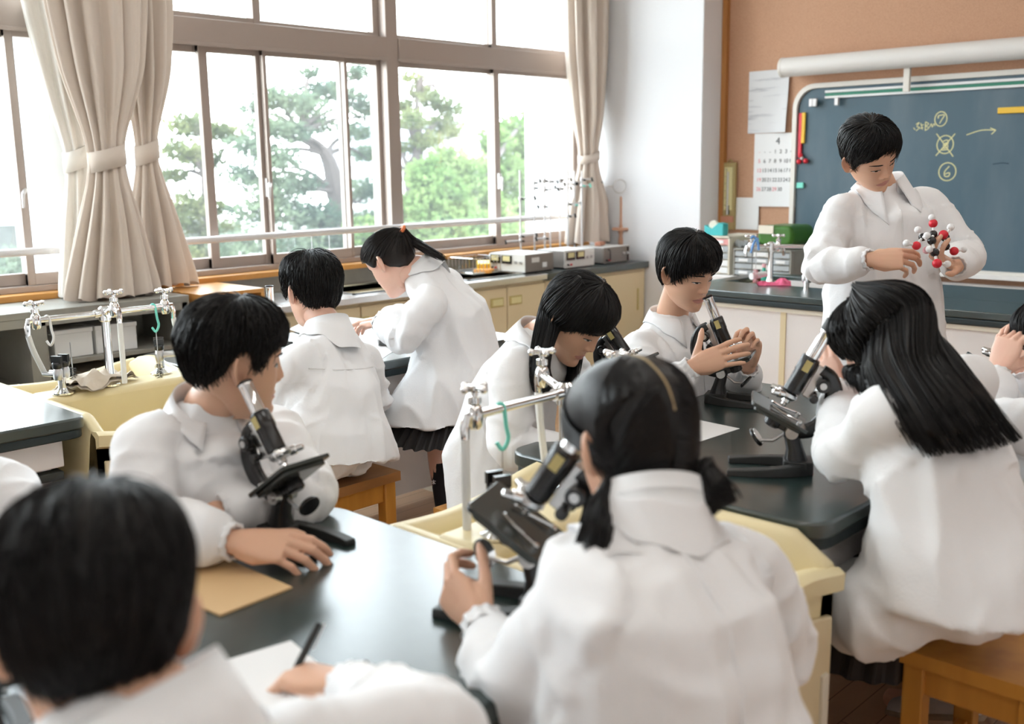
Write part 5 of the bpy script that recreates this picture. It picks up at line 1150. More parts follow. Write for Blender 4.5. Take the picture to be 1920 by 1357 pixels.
GRIP = ((35, 50, 25), (40, 52, 28), (45, 55, 28), (48, 55, 28))

def wrinkle(me, bones, amp=1.0, seed=0):
    """cloth folds: displacement along the normals, stretched along or across the nearest limb"""
    V = getv(me); Nn = getn(me); best = np.full(len(V), 1e9); D = np.zeros(len(V)); rs = np.random.RandomState(seed)
    for a, b, kind in bones:
        a, b = np.array(a, float), np.array(b, float); L_ = np.linalg.norm(b - a); ax = (b - a) / L_; t = np.clip((V - a) @ ax, 0, L_); dist = np.linalg.norm(V - a - t[:, None] * ax, axis=1)
        if kind == 'torso': dist = dist * .62
        along = (V - a) @ ax; perp = V - a - along[:, None] * ax
        if kind == 'torso':
            q = perp * 11 + ax * along[:, None] * 3.2; q2 = perp * 7 + (ax * 5 + np.array([3, -2, 1])) * along[:, None]
            n1 = vnoise(q + seed * 3.1); n2 = vnoise(q2 + seed + 9); n3 = vnoise(perp * 5 + (ax * 4 + np.array([2.5, 3, -1])) * along[:, None] + seed * 1.7 + 40); f = .0120 * (.55 - np.abs(n1) * 1.9) + .008 * n2 + .0070 * np.clip(.16 - np.abs(n3), 0, 1) / .16 * np.clip(n2 + .5, 0, 1) + .0030 * (.5 - 2 * np.abs(vnoise(q * 1.9 + 5)))
        else:
            e = np.exp(-((along - L_) / .09) ** 2) if kind == 'upper' else np.exp(-(along / .09) ** 2)
            sk = np.cross(ax, perp); q = perp * 9 + ax * (along * 15)[:, None] + sk * 3
            n1 = vnoise(q + seed * 2.3); f = (.0050 + .0095 * e) * (.60 - np.abs(n1) * 2.0) + .006 * vnoise(perp * 12 + ax * (along * 4)[:, None] + seed) + .004 * np.clip(.15 - np.abs(vnoise(q * .7 + 30)), 0, 1) / .15
        k = dist < best; best[k] = dist[k]; D[k] = f[k]
    V = V + Nn * (D * amp)[:, None]; setv(me, V)
def collar(neck, up, front, cb, sc=1.0, gap=26, point=.062, stand=.036, r=.064, spread=1.0, fall=.024):
    """shirt collar: a stand round the neck and a fall that lies on the coat"""
    up = N3(up); f = np.array(front, float); f = N3(f - up * np.dot(f, up)); s = np.cross(f, up); neck = np.array(neck, float); rs = []
    P0 = lambda dr, rr, hh: neck + sc * (dr * rr + up * hh)
    def rest(dr, rr, lo):
        h = cb.ray_cast(Vector(P0(dr, rr, .09)), Vector(-up), .25)
        z = (.09 - h[3] / sc) + .010 if h[0] else lo
        return min(max(z, lo - .05), .030)
    AN = np.radians(np.linspace(-180 + gap, 180 - gap, 61)); LO = []
    for a in AN:
        k = abs(a) / PI; fr_ = max(0, (k - .50) / .5); dr = -f * math.cos(a) + s * math.sin(a) * 1.06
        LO.append((rest(dr, r + fall + .040 * fr_ ** 1.4 * spread, -.024 - point * fr_ ** 1.5), rest(dr, (r + .008 + r + fall + .040 * fr_ ** 1.4 * spread) / 2, -.05)))
    LO = np.array(LO); LO = np.array([np.median(LO[max(0, i - 4):i + 5], axis=0) for i in range(61)]); LO = np.array([LO[max(0, i - 2):i + 3].mean(0) for i in range(61)])
    for ia, a in enumerate(AN):
        k = abs(a) / PI; fr_ = max(0, (k - .50) / .5); dr = -f * math.cos(a) + s * math.sin(a) * 1.06
        h = stand * (1 - .40 * fr_); ro = r + fall + .040 * fr_ ** 1.4 * spread
        lo = LO[ia, 0]; ro2 = ro + point * .75 * fr_ ** 2; lo2 = rest(dr, ro2, lo - point * .6 * fr_ ** 2) if fr_ > 0 else lo
        rm = (r + .008 + ro) / 2; mid = max((h + lo) / 2 + .004, LO[ia, 1] + .004)
        rs.append([P0(dr, r - .002, -.03), P0(dr, r + .002, h), P0(dr, r + .007, h + .006), P0(dr, rm, mid), P0(dr, ro, lo + .002), P0(dr, ro2 + .001, lo2), P0(dr, ro2, lo2 - .004), P0(dr, ro, lo - .004), P0(dr, rm, mid - .007), P0(dr, r + .009, h * .5), P0(dr, r + .005, -.03)])
    return MB().rings(rs, True, True)

ALL = {}
def person(label, J, coat_mat='coat', skin='skin', fem=0.0, hsc=1.0, seed=1, legs=True, coat_drop=None, faces=True, ears=(1, 1), lap=True, group=None, coat_scale=1.0, wr_amp=1.0):
    A = {k: (np.array(v, float) if not isinstance(v, (dict, list)) else v) for k, v in J.items()}
    if J.get('sit'):      # seated: thighs level, knees ahead of the hips, feet under the knees
        rr = N3(A['shR'] - A['shL']); rr = N3(rr * (1, 1, 0)); ff = np.cross(UP, rr)
        for s_, sg in (('R', 1), ('L', -1)):
            A['kn' + s_] = A['hip'] + rr * .10 * sg + ff * .36; A['kn' + s_][2] = .455; A['an' + s_] = A['kn' + s_] - ff * .07; A['an' + s_][2] = .075
    root = thing('person', label, 'person', tuple(J.get('base', (A['hip'][0], A['hip'][1], 0))), 0, group)
    fr = Frame(A['head'], A['hf'], A['hu'], hsc)
    # --- body: head, neck, trunk, arms, hands, legs in one mesh
    body = MB(); Pg, hz, hth = head_grid(fem); sk = 0; lipf = 1
    n0 = body.n; r_, c_ = Pg.shape[:2]; W_ = fr(Pg); fcs = []; mi = []
    for i in range(r_ - 1):
        for j in range(c_):
            k = (j + 1) % c_; fcs.append((i * c_ + j, i * c_ + k, (i + 1) * c_ + k, (i + 1) * c_ + j))
            x, y, z = Pg[i, j]; lip = y > .05 and ((x / .0235) ** 2 + ((z + .0665) / (.0092 if z < -.066 else .0088)) ** 2 < 1) and abs(x) < .0235
            mi.append(1 if lip else 0)
    fcs.append(tuple(range(c_))); mi.append(0); fcs.append(tuple((r_ - 1) * c_ + i for i in range(c_))); mi.append(0)
    body.v.extend(map(tuple, W_.reshape(-1, 3).tolist())); body.n += r_ * c_; body.f.extend([tuple(n0 + q for q in f) for f in fcs]); body.m.extend(mi)
    for sd, on in ((1, ears[0]), (-1, ears[1])):
        if on:
            e1, e2 = ear(sd); body.grid(fr(e1), True); body.grid(fr(e2), True)
            n_, k_ = e1.shape[:2]; a, b_ = fr(e1[-1]), fr(e2[-1]); body.rings([a, b_], True, False)
    chest, neck, hip = A['chest'], A['neck'], A['hip']; front = A['front']; spine = N3(neck - hip)
    right = N3(A['shR'] - A['shL']); fo = N3(np.cross(np.cross(right, -front), right)) if False else N3(front - right * np.dot(front, right))
    tr = MB(); hb = fr(np.array([0, -.012, -.055])); hb2 = fr(np.array([0, -.018, -.01]))
    tr.tube(bez([chest + (neck - chest) * .3, neck, (neck + hb) / 2 + fr.f * -.004, hb, hb2], 12), np.interp(np.linspace(0, 1, 12), [0, .35, .6, 1], [.055, .053, .050, .048]) * hsc, 18)
    tr.rings([ell(hip + spine * (-.06), right * .13, fo * .09), ell(hip + spine * .06, right * .145, fo * .10), ell((hip + chest) / 2, right * .125, fo * .085), ell(chest, right * .145, fo * .095), ell(neck - spine * .08, right * .09, fo * .05), ell(neck - spine * .01, right * .045, fo * .045)])
    for s_ in 'RL':
        sh, el, wr = A['sh' + s_], A['el' + s_], A['wr' + s_]
        tr.tube(bez([neck + (sh - neck) * .45 - spine * .03, sh, (sh + el) / 2, el, (el + wr) / 2, wr], 16), np.interp(np.linspace(0, 1, 16), [0, .2, .55, .75, 1], [.032, .040, .034, .034, .021]), 12)
        if legs and 'kn' + s_ in A:
            kn, an = A['kn' + s_], A['an' + s_]
            hs = hip + right * (.085 if s_ == 'R' else -.085)
            tr.tube(bez([hs, (hs + kn) / 2, kn, kn * .55 + an * .45, an], 14), np.interp(np.linspace(0, 1, 14), [0, .3, .5, .65, 1], [.080, .068, .052, .05, .034]), 12)
            ft = A.get('foot', front); tr.tube([an + (0, 0, -.01), an + N3(ft) * .06 + (0, 0, -.035), an + N3(ft) * .15 + (0, 0, -.045)], [.036, .036, .024], 10)
    tm = remesh(tr.mesh('t'), .011, 2); body.add(getv(tm).tolist(), [tuple(p.vertices) for p in tm.polygons]); bpy.data.meshes.remove(tm)
    for s_ in 'RL':
        h = J.get('hand' + s_)
        if h:
            hm = hand(A['wr' + s_], h['d'], h['n'], s_ == 'R', h.get('curl', RELAX), h.get('thumb', (.6, .75, -.35)), h.get('tb', (15, 20)), h.get('spread', 4.), h.get('sc', .95 * hsc), A['el' + s_], h.get('spr'))
            body.add(getv(hm).tolist(), [tuple(p.vertices) for p in hm.polygons]); bpy.data.meshes.remove(hm)
    bo = obj('body', body, [skin, 'lips'], root, ang=None)
    # --- coat
    cs = coat_scale; ct = MB(); drop = J.get('drop'); rings = []
    if drop: rings += [ell(c, right * w, fo * d) for c, w, d in drop]
    else: rings += [ell(hip + (0, 0, -.03) - spine * .02, right * .225 * cs, fo * .185 * cs), ell(hip + spine * .05, right * .215 * cs, fo * .175 * cs)]
    wst = A.get('waist', (hip * .45 + chest * .55)); rings += [ell(wst, right * .190 * cs, fo * .145 * cs), ell(chest, right * .185 * cs, fo * .135 * cs), ell((chest + neck) / 2 + fo * .008, right * .165 * cs, fo * .115 * cs), ell(neck - spine * .03, right * .115, fo * .086), ell(neck + spine * .012, right * .070, fo * .070), ell(neck + spine * .03, right * .060, fo * .060)]
    ct.rings(rings); bones = [(hip, neck, 'torso')]
    for s_ in 'RL':
        sh, el, wr = A['sh' + s_], A['el' + s_], A['wr' + s_]; cw = wr + (el - wr) * .045
        ct.tube(bez([neck + (sh - neck) * .35 - spine * .045, sh - spine * .012, (sh * .5 + el * .5), el, (el + cw) / 2, cw], 20), np.interp(np.linspace(0, 1, 20), [0, .2, .42, .62, .8, .95, 1], [.052, .066, .064, .060, .057, .050, .036]) * cs, 16)
        bones += [(sh, el, 'upper'), (el, wr, 'lower')]
        if lap and 'kn' + s_ in A and not drop:
            kn = A['kn' + s_]; hs = hip + right * (.09 if s_ == 'R' else -.09)
            ct.tube([hs, hs + (kn - hs) * .5, hs + (kn - hs) * .86], [.115, .105, .098], 16); 
    for p, r in J.get('puff', []): ct.ball(p, r, 14)
    cm = remesh(ct.mesh('c'), .0085, 4); wrinkle(cm, bones, wr_amp, seed); 
    if J.get('coat_cut'):
        bm = bmesh.new(); bm.from_mesh(cm); co, no = J['coat_cut']; bmesh.ops.bisect_plane(bm, geom=bm.verts[:] + bm.edges[:] + bm.faces[:], plane_co=co, plane_no=no, clear_outer=True); bm.to_mesh(cm); bm.free()
    cb = bvh(cm); co_ = link('lab_coat', cm, [coat_mat], root, ang=None)
    cu = N3(N3(hb - neck) * .35 + spine * .65)
    obj('collar', collar(neck - cu * .002, A.get('cup', cu), A.get('cfront', front), cb, 1.0 * max(.95, hsc), **J.get('collar', {})), coat_mat, co_, ang=None)
    for s_ in 'RL':
        wr, el = A['wr' + s_], A['el' + s_]; ax = N3(el - wr); m = MB(); rs = []
        a = np.linspace(0, 2 * PI, 40, endpoint=False); u = N3(np.cross(ax, (.2, .3, .9))); w = np.cross(ax, u)
        for q, r in ((.030, .041), (.022, .037), (.014, .033), (.006, .032), (-.004, .034), (-.004, .028), (.012, .027)):
            rr = r + .0022 * np.cos(a * 11 + q * 60); rs.append(wr + ax * q + rr[:, None] * (np.cos(a)[:, None] * u + np.sin(a)[:, None] * w))
        m.rings(rs, True, False); obj('cuff', m, coat_mat, co_, ang=None)
    D = dict(root=root, fr=fr, body=bo, coat=co_, cbvh=cb, right=right, fo=fo, spine=spine, A=A)
    ALL[label] = D
    return D
def seam(D, pts, frm, r=.003, name='seam', mt='coat_s', lift=.001, parent=None, w=None):
    """thin raised strip laid on the coat: pts are projected along frm onto it"""
    q = []
    for p in bez(pts, 40):
        d = Vector(frm).normalized(); h = D['cbvh'].ray_cast(Vector(p) - d * 1.0, d)
        if h[0]: q.append(np.array(h[0]) - np.array(d) * lift)
    if len(q) < 4: return
    q = np.array(q); k = np.ones(5) / 5; q2 = np.stack([np.convolve(np.pad(q[:, i], 2, mode='edge'), k, 'valid') for i in range(3)], 1)
    obj(name, MB().tube(q2, r, 6), mt, parent or D['coat'], ang=None)
def face(D, look=(0, 0), lids=.55, brow_tilt=0.0, eyes=(1, 1)):
    """eyeballs under half-lowered lids, lash lines and eyebrows, laid on the head's own surface"""
    fr = D['fr']; Pg, _, _ = head_grid(0); m = MB(); m.grid(Pg, True); me = m.mesh('t'); b = bvh(me); bpy.data.meshes.remove(me)
    def sf(x, z, off=0):
        h = b.ray_cast((x, .3, z), (0, -1, 0)); return np.array([x, (h[0].y if h[0] else .08) + off, z])
    for sd, on in ((1, eyes[0]), (-1, eyes[1])):
        if not on: continue
        cx, cz = .031 * sd, -.0005
        # almond opening
        t = np.linspace(-1, 1, 15); up = lids * .0068 * (1 - t ** 2) ** .8 - .001; lo = -.0038 * (1 - t ** 2) ** .7 - .001
        P_ = np.array([[sf(cx + .0135 * a, cz + lo_ + (u_ - lo_) * v, .0006) for a, u_, lo_ in zip(t, up, lo)] for v in np.linspace(0, 1, 5)])
        g = MB(); g.grid(fr(P_)); e = obj('eye', g, 'eye_w', D['body'], ang=None)
        ir = [sf(cx + look[0] * .004 + .0052 * math.cos(a), cz + np.clip(look[1] * .003 + .0052 * math.sin(a), -.0042, lids * .0064 - .001), .0011) for a in np.linspace(0, 2 * PI, 18, endpoint=False)]
        g = MB(); g.add(fr(np.array(ir)), [tuple(range(18))]); obj('iris', g, 'iris', e)
        la = np.array([sf(cx + .0148 * a, cz + lids * .0068 * (1 - a * a) ** .8 - .001 - .001 * a * sd * 0, .0012) for a in np.linspace(-1, 1.0, 17)])
        obj('eyelash', MB().tube(fr(la), np.r_[.0003, np.full(15, .00105), .0005], 6), 'hair', D['body'], ang=None)
        cr = np.array([sf(cx + .0145 * a, cz + .0045 + lids * .005 * (1 - a * a), .0000) for a in np.linspace(-1, 1, 13)])
        obj('eyelid_crease', MB().tube(fr(cr), np.r_[.0001, np.full(11, .0004), .0001], 5), 'lips', D['body'], ang=None)
        x = np.linspace(-.019, .020, 15); bz = .0205 + .0035 * (1 - (x / .02) ** 2) + brow_tilt * x
        br = np.array([sf(cx + a * sd + .001 * sd, c, .0012) for a, c in zip(x, bz)])
        gb = MB(); gb.tube(fr(br), np.interp(x, [-.019, -.012, .008, .020], [.0011, .0023, .0021, .0006]), 6); obj('eyebrow', gb, 'hair', D['body'], ang=None)
    for sd in (-1, 1):   # nostrils
        g = MB(); c = sf(.0062 * sd, -.0385, .0003); g.ball((0, 0, 0), (.0028, .0014, .0014), 8); g.v = [tuple(fr(np.array(v) + c)) for v in g.v]; obj('nostril', g, 'lips', D['body'], ang=None)
# skull hairlines: (theta, phi) in degrees, 0 = face
BOY = [(-180, 134), (-140, 128), (-113, 106), (-104, 80), (-92, 72), (-82, 76), (-75, 104), (-66, 100), (-56, 72), (-30, 60), (0, 60), (30, 60), (56, 72), (66, 100), (75, 104), (82, 76), (92, 72), (104, 80), (113, 106), (140, 128), (180, 134)]
def hair_obj(D, mb, mt='hair', name='hair'):
    return obj(name, mb, mt, D['root'], ang=None)

# ---------------------------------------------------------------- the people
def std_legs(J, hip, kn_d, an_d): pass
# teacher
T = person('standing man in a white lab coat holding up a molecule model', dict(
    head=(3.365,1.573,1.476), hf=dv(.36, -.72, -.50), hu=dv(-.28, -.42, .86), neck=(3.473,1.575,1.358), chest=(3.464,1.556,1.197), waist=(3.461,1.546,1.041), hip=(3.463,1.534,0.893), front=dv(.06, -1, 0),
    shR=(3.354,1.653,1.296), shL=(3.580,1.467,1.312), elR=(3.173,1.630,1.111), wrR=(3.133,1.447,1.148), elL=(3.587,1.323,1.135), wrL=(3.328,1.252,1.123),
    knR=(3.344,1.514,0.365), anR=(3.304,1.486,0.002), knL=(3.472,1.436,0.351), anL=(3.453,1.388,-0.007),
    drop=[((3.411,1.498,0.565), .250, .185), ((3.435,1.518,0.729), .228, .17), ((3.462,1.535,0.893), .212, .16)],
    handR=dict(d=dv(.95, -.22, .04), n=dv(.05, -.80, .55), curl=((22, 30, 16), (26, 34, 18), (32, 38, 20), (40, 42, 20)), thumb=(.85, .35, -.45), tb=(10, 12), sc=.98),
    handL=dict(d=dv(-.62, -.30, .22), n=dv(.25, .35, -.85), curl=((38, 45, 25), (30, 48, 25), (28, 50, 25), (30, 50, 25)), thumb=(.6, .65, .5), tb=(20, 20), sc=.95),
    collar=dict(gap=20, point=.075, r=.066)), seed=2, hsc=1.02, coat_scale=1.0)
face(T, lids=.10, brow_tilt=.10)
m = hair_cap(T['fr'], [(-180, 130), (-140, 124), (-115, 100), (-98, 80), (-84, 82), (-76, 104), (-66, 88), (-52, 58), (-20, 44), (0, 48), (25, 55), (52, 66), (66, 88), (76, 102), (84, 82), (98, 80), (115, 100), (140, 124), (180, 130)], .013, .005, seed=1)
hair_short(T['fr'], m, [(-180, 132), (-115, 102), (-98, 82), (-84, 84), (-76, 106), (-66, 90), (-52, 62), (-20, 48), (0, 54), (25, 62), (52, 72), (66, 92), (76, 104), (84, 84), (98, 82), (115, 102), (180, 132)], .012, 11, 1500, 40, lambda t: np.where(abs(t) < 70, 22, 0), 9)
hair_obj(T, m)
A = T['A']; ch = A['chest']
seam(T, [A['neck'] - UP * .06 + T['right'] * -.005, ch + T['right'] * -.004, A['hip'] + UP * .1, A['hip'] - UP * .12], -T['fo'] * 1.0, r=.0022, name='zip_line')
obj('tie_knot', MB().ball(tuple(T['A']['neck'] + T['fo'] * .050 - UP * .004), (.007, .007, .010), 10), 'black_cloth', T['coat'])

# boy with microscope near the desk
B6 = person('boy with long bangs steadying a microscope with both hands', dict(sit=1,
    head=(2.655,1.807,1.132), hf=dv(.54, -.74, -.36), hu=dv(.14, -.30, .92), neck=(2.689,1.887,0.963), chest=(2.673,1.865,0.819), hip=(2.694,1.883,0.531), front=dv(.58, -.81, 0),
    shR=(2.517,1.887,0.898), shL=(2.922,1.884,0.870), elR=(2.388,1.739,0.779), wrR=(2.440,1.640,0.882), elL=(2.863,1.740,0.709), wrL=(2.733,1.632,0.839), knR=(2.398,1.598,0.568), anR=(2.430,1.611,0.198), knL=(2.689,1.581,0.537), anL=(2.722,1.588,0.146),
    handR=dict(d=dv(.90, .02, .32), n=dv(-.28, -.86, .42), curl=((12, 14, 8), (8, 14, 8), (6, 14, 8), (2, 12, 8)), thumb=(.55, .80, -.1), tb=(0, -5), spread=6, sc=.92),
    handL=dict(d=dv(.05, -.12, .95), n=dv(.55, .75, .1), curl=((40, 55, 30), (35, 60, 30), (40, 60, 30), (45, 60, 30)), thumb=(.7, .6, -.5), tb=(20, 20), sc=.9),
    collar=dict(gap=22, point=.070, r=.064)), seed=5, hsc=.97, coat_scale=.95)
face(B6, lids=.22, brow_tilt=-.05)
L6 = [(-180, 136), (-140, 132), (-115, 118), (-100, 92), (-88, 88), (-78, 108), (-66, 98), (-52, 76), (-25, 67), (0, 65), (25, 67), (52, 76), (66, 98), (78, 108), (88, 88), (100, 92), (115, 118), (140, 132), (180, 136)]
m = hair_cap(B6['fr'], L6, .014, .006, seed=4); hair_short(B6['fr'], m, L6, .013, 21, 1700, 52, lambda t: np.where(abs(t) < 70, -8, 0), 8); hair_obj(B6, m)
A = B6['A']; seam(B6, [A['neck'] - UP * .07 + B6['fo'] * .1, A['chest'] + B6['fo'] * .1, A['chest'] - UP * .2], -B6['fo'], r=.002, name='placket')
obj('tie_knot', MB().ball(tuple(B6['A']['neck'] + B6['fo'] * .062 - UP * .022), (.007, .007, .010), 10), 'black_cloth', B6['coat'])

# girl bending over her eyepiece
G5 = person('girl with straight bangs and long black hair bending to an eyepiece', dict(sit=1,
    head=(2.147,1.825,1.039), hf=dv(.60, -.42, -.62), hu=dv(.42, -.25, .85), neck=(2.136,1.963,0.964), chest=(2.093,2.012,0.817), hip=(2.087,2.070,0.576), front=dv(.74, -.67, 0),
    shR=(1.968,1.891,0.921), shL=(2.318,2.019,0.894), elR=(1.908,1.841,0.723), wrR=(2.013,1.699,0.712), elL=(2.355,1.894,0.684), wrL=(2.258,1.740,0.828), knR=(1.925,1.783,0.522), anR=(1.954,1.813,0.199), knL=(2.181,1.812,0.527), anL=(2.170,1.803,0.177),
    drop=[((2.085,2.028,0.414), .165, .17), ((2.095,2.050,0.530), .185, .175), ((2.090,2.065,0.625), .185, .16)],
    handR=dict(d=dv(.95, 0, .1), n=dv(0, -.5, .8), sc=.85), handL=dict(d=dv(.5, -.5, -.2), n=dv(.3, .3, .8), sc=.85, curl=GRIP),
    collar=dict(gap=26, point=.06, r=.06)), seed=8, hsc=1.0, skin='skin', fem=1, coat_scale=.92)
face(G5, lids=.25)
fr = G5['fr']
LG = [(-180, 136), (-140, 132), (-110, 120), (-90, 112), (-70, 100), (-55, 84), (-25, 73), (0, 71), (25, 73), (55, 84), (70, 100), (90, 112), (110, 120), (140, 132), (180, 136)]
m = hair_cap(fr, LG, .016, .007, seed=6, lump=.0015); hair_short(fr, m, LG, .016, 31, 1500, 75, 0, 5, lift=.003)
g = lambda t, f, o=.014: fr(sph(np.radians(t), np.radians(f), o))
hair_guided(m, [[g(100, 25), g(75, 70), g(80, 105), (1.991,1.781,0.931), (1.988,1.738,0.866)], [g(112, 25), g(95, 70), g(97, 105), (1.975,1.782,0.926), (1.962,1.747,0.855)], [g(125, 25), g(112, 70), g(112, 105), (1.972,1.802,0.931), (1.953,1.770,0.850)], [g(140, 30), g(130, 70), g(130, 105), (1.980,1.826,0.942), (1.948,1.792,0.858)], [g(160, 30), g(155, 70), g(150, 105), (2.022,1.874,0.959), (1.960,1.819,0.895)]], 420, 32, thick=.018)
hair_guided(m, [[g(-100, 25), g(-75, 75), g(-80, 105), (2.150,1.814,0.903), (2.117,1.805,0.850)], [g(-115, 25), g(-100, 75), g(-105, 110), (2.182,1.867,0.892), (2.148,1.858,0.837)], [g(-135, 30), g(-130, 75), g(-130, 110), (2.200,1.906,0.892), (2.166,1.897,0.836)]], 200, 33, thick=.015)
hair_obj(G5, m)

# standing girl bending over the window-side table
G4 = person('standing girl with a ponytail bending over papers, black skirt below her coat', dict(
    head=(2.422,2.939,1.116), hf=dv(-.66, .42, -.60), hu=dv(-.42, .30, .85), neck=(2.511,2.868,1.085), chest=(2.573,2.796,0.949), hip=(2.534,2.706,0.685), front=dv(-.80, .60, 0),
    shL=(2.386,2.707,0.989), shR=(2.702,2.945,1.020), elL=(2.315,2.750,0.872), wrL=(2.412,3.004,0.886), elR=(2.617,3.066,0.869), wrR=(2.552,3.177,0.867), knL=(2.426,2.700,0.461), anL=(2.386,2.603,0.063), knR=(2.603,2.760,0.389), anR=(2.593,2.709,-0.000),
    drop=[((2.443,2.743,0.582), .225, .185), ((2.484,2.736,0.659), .21, .18), ((2.528,2.726,0.733), .20, .165)],
    handL=dict(d=dv(-.6, .5, -.1), n=dv(0, 0, 1), sc=.85), handR=dict(d=dv(-.7, .3, -.1), n=dv(0, 0, 1), sc=.85),
    collar=dict(gap=30, point=.05, r=.060)), seed=13, skin='skin_f', fem=1, hsc=.98, coat_scale=.97)
fr = G4['fr']; face(G4, lids=.2)
LP = [(-180, 134), (-140, 130), (-112, 116), (-100, 92), (-88, 78), (-78, 90), (-68, 92), (-50, 66), (-20, 56), (0, 55), (20, 56), (50, 66), (68, 92), (78, 90), (88, 78), (100, 92), (112, 116), (140, 130), (180, 134)]
m = hair_cap(fr, LP, .012, .005, seed=3, lump=.001); g = lambda t, f, o=.012: fr(sph(np.radians(t), np.radians(f), o))
tie = g(180, 58, .022); rs_ = np.random.RandomState(4); pth = []
for k in range(420):
    t0 = rs_.uniform(-175, 175); f0 = np.interp(abs(t0), [0, 60, 90, 180], [54, 72, 82, 118]) * (.98 - .75 * rs_.rand() ** 1.5)
    a = g(t0, f0, .006); u = np.linspace(0, 1, 8); pa = []
    for s_ in u:
        tt = t0 + (math.copysign(180, t0) - t0) * s_ ** 1.1; ff = f0 + (58 - f0) * s_ - 8 * math.sin(PI * s_) * (abs(t0) < 90); pa.append(g(tt, ff, .012 + .008 * s_ * s_))
    pth.append(pa)
strands(m, np.array(pth), .0014); hair_guided(m, [[tie, (2.501,2.910,1.201), (2.508,2.836,1.173), (2.496,2.750,1.135)], [tie, (2.476,2.875,1.193), (2.481,2.802,1.161), (2.504,2.726,1.128)], [tie, (2.468,2.879,1.181), (2.472,2.809,1.153), (2.481,2.751,1.136)]], 170, 41, thick=.014)
h4 = hair_obj(G4, m, 'hair_b'); tq = N3(np.array((2.509,2.867,1.185)) - tie); obj('hair_tie', MB().lathe([(.014, -.006), (.019, 0), (.014, .006)], tie + tq * .008, tq, 18), 'tieo', h4)
# skirt, socks, shoes
def skirt(D, rings, n=26, mt='skirt', amp=.05):
    R_ = []
    for c, r, f, w, d in rings:
        a = np.linspace(0, 2 * PI, n * 6, endpoint=False); k = 1 + amp * np.sign(np.sin(a * n)) * np.abs(np.sin(a * n)) ** .6; c = np.array(c)
        R_.append(c + (np.cos(a) * w * k)[:, None] * r + (np.sin(a) * d * k)[:, None] * f)
    obj('skirt', MB().rings(R_, True, True), mt, D['root'], ang=.5)
skirt(G4, [((2.439,2.730,0.517), G4['right'], G4['fo'], .225, .185), ((2.479,2.729,0.612), G4['right'], G4['fo'], .18, .145), ((2.533,2.720,0.733), G4['right'], G4['fo'], .13, .10)])
def sock_shoe(D, s_, top=.32, sk='sock', foot=None, sd=None):
    A = D['A']; kn, an = A['kn' + s_], A['an' + s_]; v = an - kn; p = lambda t: kn + v * t
    obj('sock', MB().tube([p(top), p(top + .002), p(top + .12), p(.6), p(.85), p(1.02)], [.047, .049, .049, .044, .036, .037], 16), sk, D['root'])
    f = N3(foot if foot is not None else D['fo'])
    if sd is not None:
        m = MB(); a = an + np.array([0, 0, -.06]); rs = []
        for t, w, h in ((-.05, .024, .06), (-.02, .033, .075), (.04, .038, .07), (.10, .043, .05), (.15, .042, .04), (.185, .028, .03)):
            rs.append(ell(a + f * t + (0, 0, h * .5), np.cross(f, UP) * w, UP * h * .5, 16, 2.6))
        so = obj('shoe', m.rings(rs), 'shoe', D['root'], ang=None)
        rs = [ell(a + f * t + (0, 0, .006), np.cross(f, UP) * (w + .002), UP * .010, 14, 4) for t, w in ((-.055, .022), (-.02, .034), (.04, .039), (.10, .044), (.15, .043), (.19, .026))]
        obj('sole', MB().rings(rs), 'shoe_s', so, ang=None)
sock_shoe(G4, 'L', .14, sd=1); sock_shoe(G4, 'R', .14, sd=1)
c = np.array((2.357,2.668,0.351)); obj('sock_emblem', MB().tube([c - UP * .008, c + UP * .008], .0014, 6).tube([c - RT * .008 + UP * .003, c + RT * .008 + UP * .003], .0014, 6).tube([c - RT * .005 - UP * .006, c, c + RT * .006 - UP * .007], .0014, 6), 'paper', G4['root'])

# boy seen from behind at the papers
B3 = person('boy seen from behind on a stool, facing the window sinks', dict(sit=1,
    head=(1.984,2.822,1.062), hf=dv(-.62, .74, -.16), hu=dv(0, .08, 1), neck=(1.981,2.732,0.934), chest=(1.952,2.676,0.782), hip=(1.922,2.644,0.597), front=dv(-.70, .71, 0),
    shL=(1.806,2.664,0.879), shR=(2.134,2.750,0.830), elL=(1.818,2.779,0.702), wrL=(2.061,2.982,0.752), elR=(2.190,2.764,0.663), wrR=(2.244,2.937,0.750), knL=(1.936,3.004,0.466), anL=(1.921,2.877,0.209), knR=(2.209,3.003,0.427), anR=(2.137,2.863,0.173),
    puff=[((1.897,2.645,0.616), .135), ((1.979,2.649,0.620), .105), ((1.823,2.636,0.625), .12)],
    handL=dict(d=dv(.2, .9, -.1), n=dv(0, 0, 1), sc=.88), handR=dict(d=dv(-.3, .9, -.1), n=dv(0, 0, 1), sc=.88),
    collar=dict(gap=28, point=.06, r=.062, stand=.036)), seed=17, skin='skin_f', hsc=1.0, coat_scale=.93)
face(B3, lids=.5)
m = hair_cap(B3['fr'], BOY, .015, .007, seed=9, lump=.005); hair_short(B3['fr'], m, BOY, .014, 51, 1700, 34, 0, 6, lift=.010, flare=.006); hair_obj(B3, m)
A = B3['A']; seam(B3, [A['chest'] + B3['right'] * .16 + UP * .05, A['chest'] + UP * .05, A['chest'] - B3['right'] * .16 + UP * .05], B3['fo'], r=.002, name='yoke_seam')

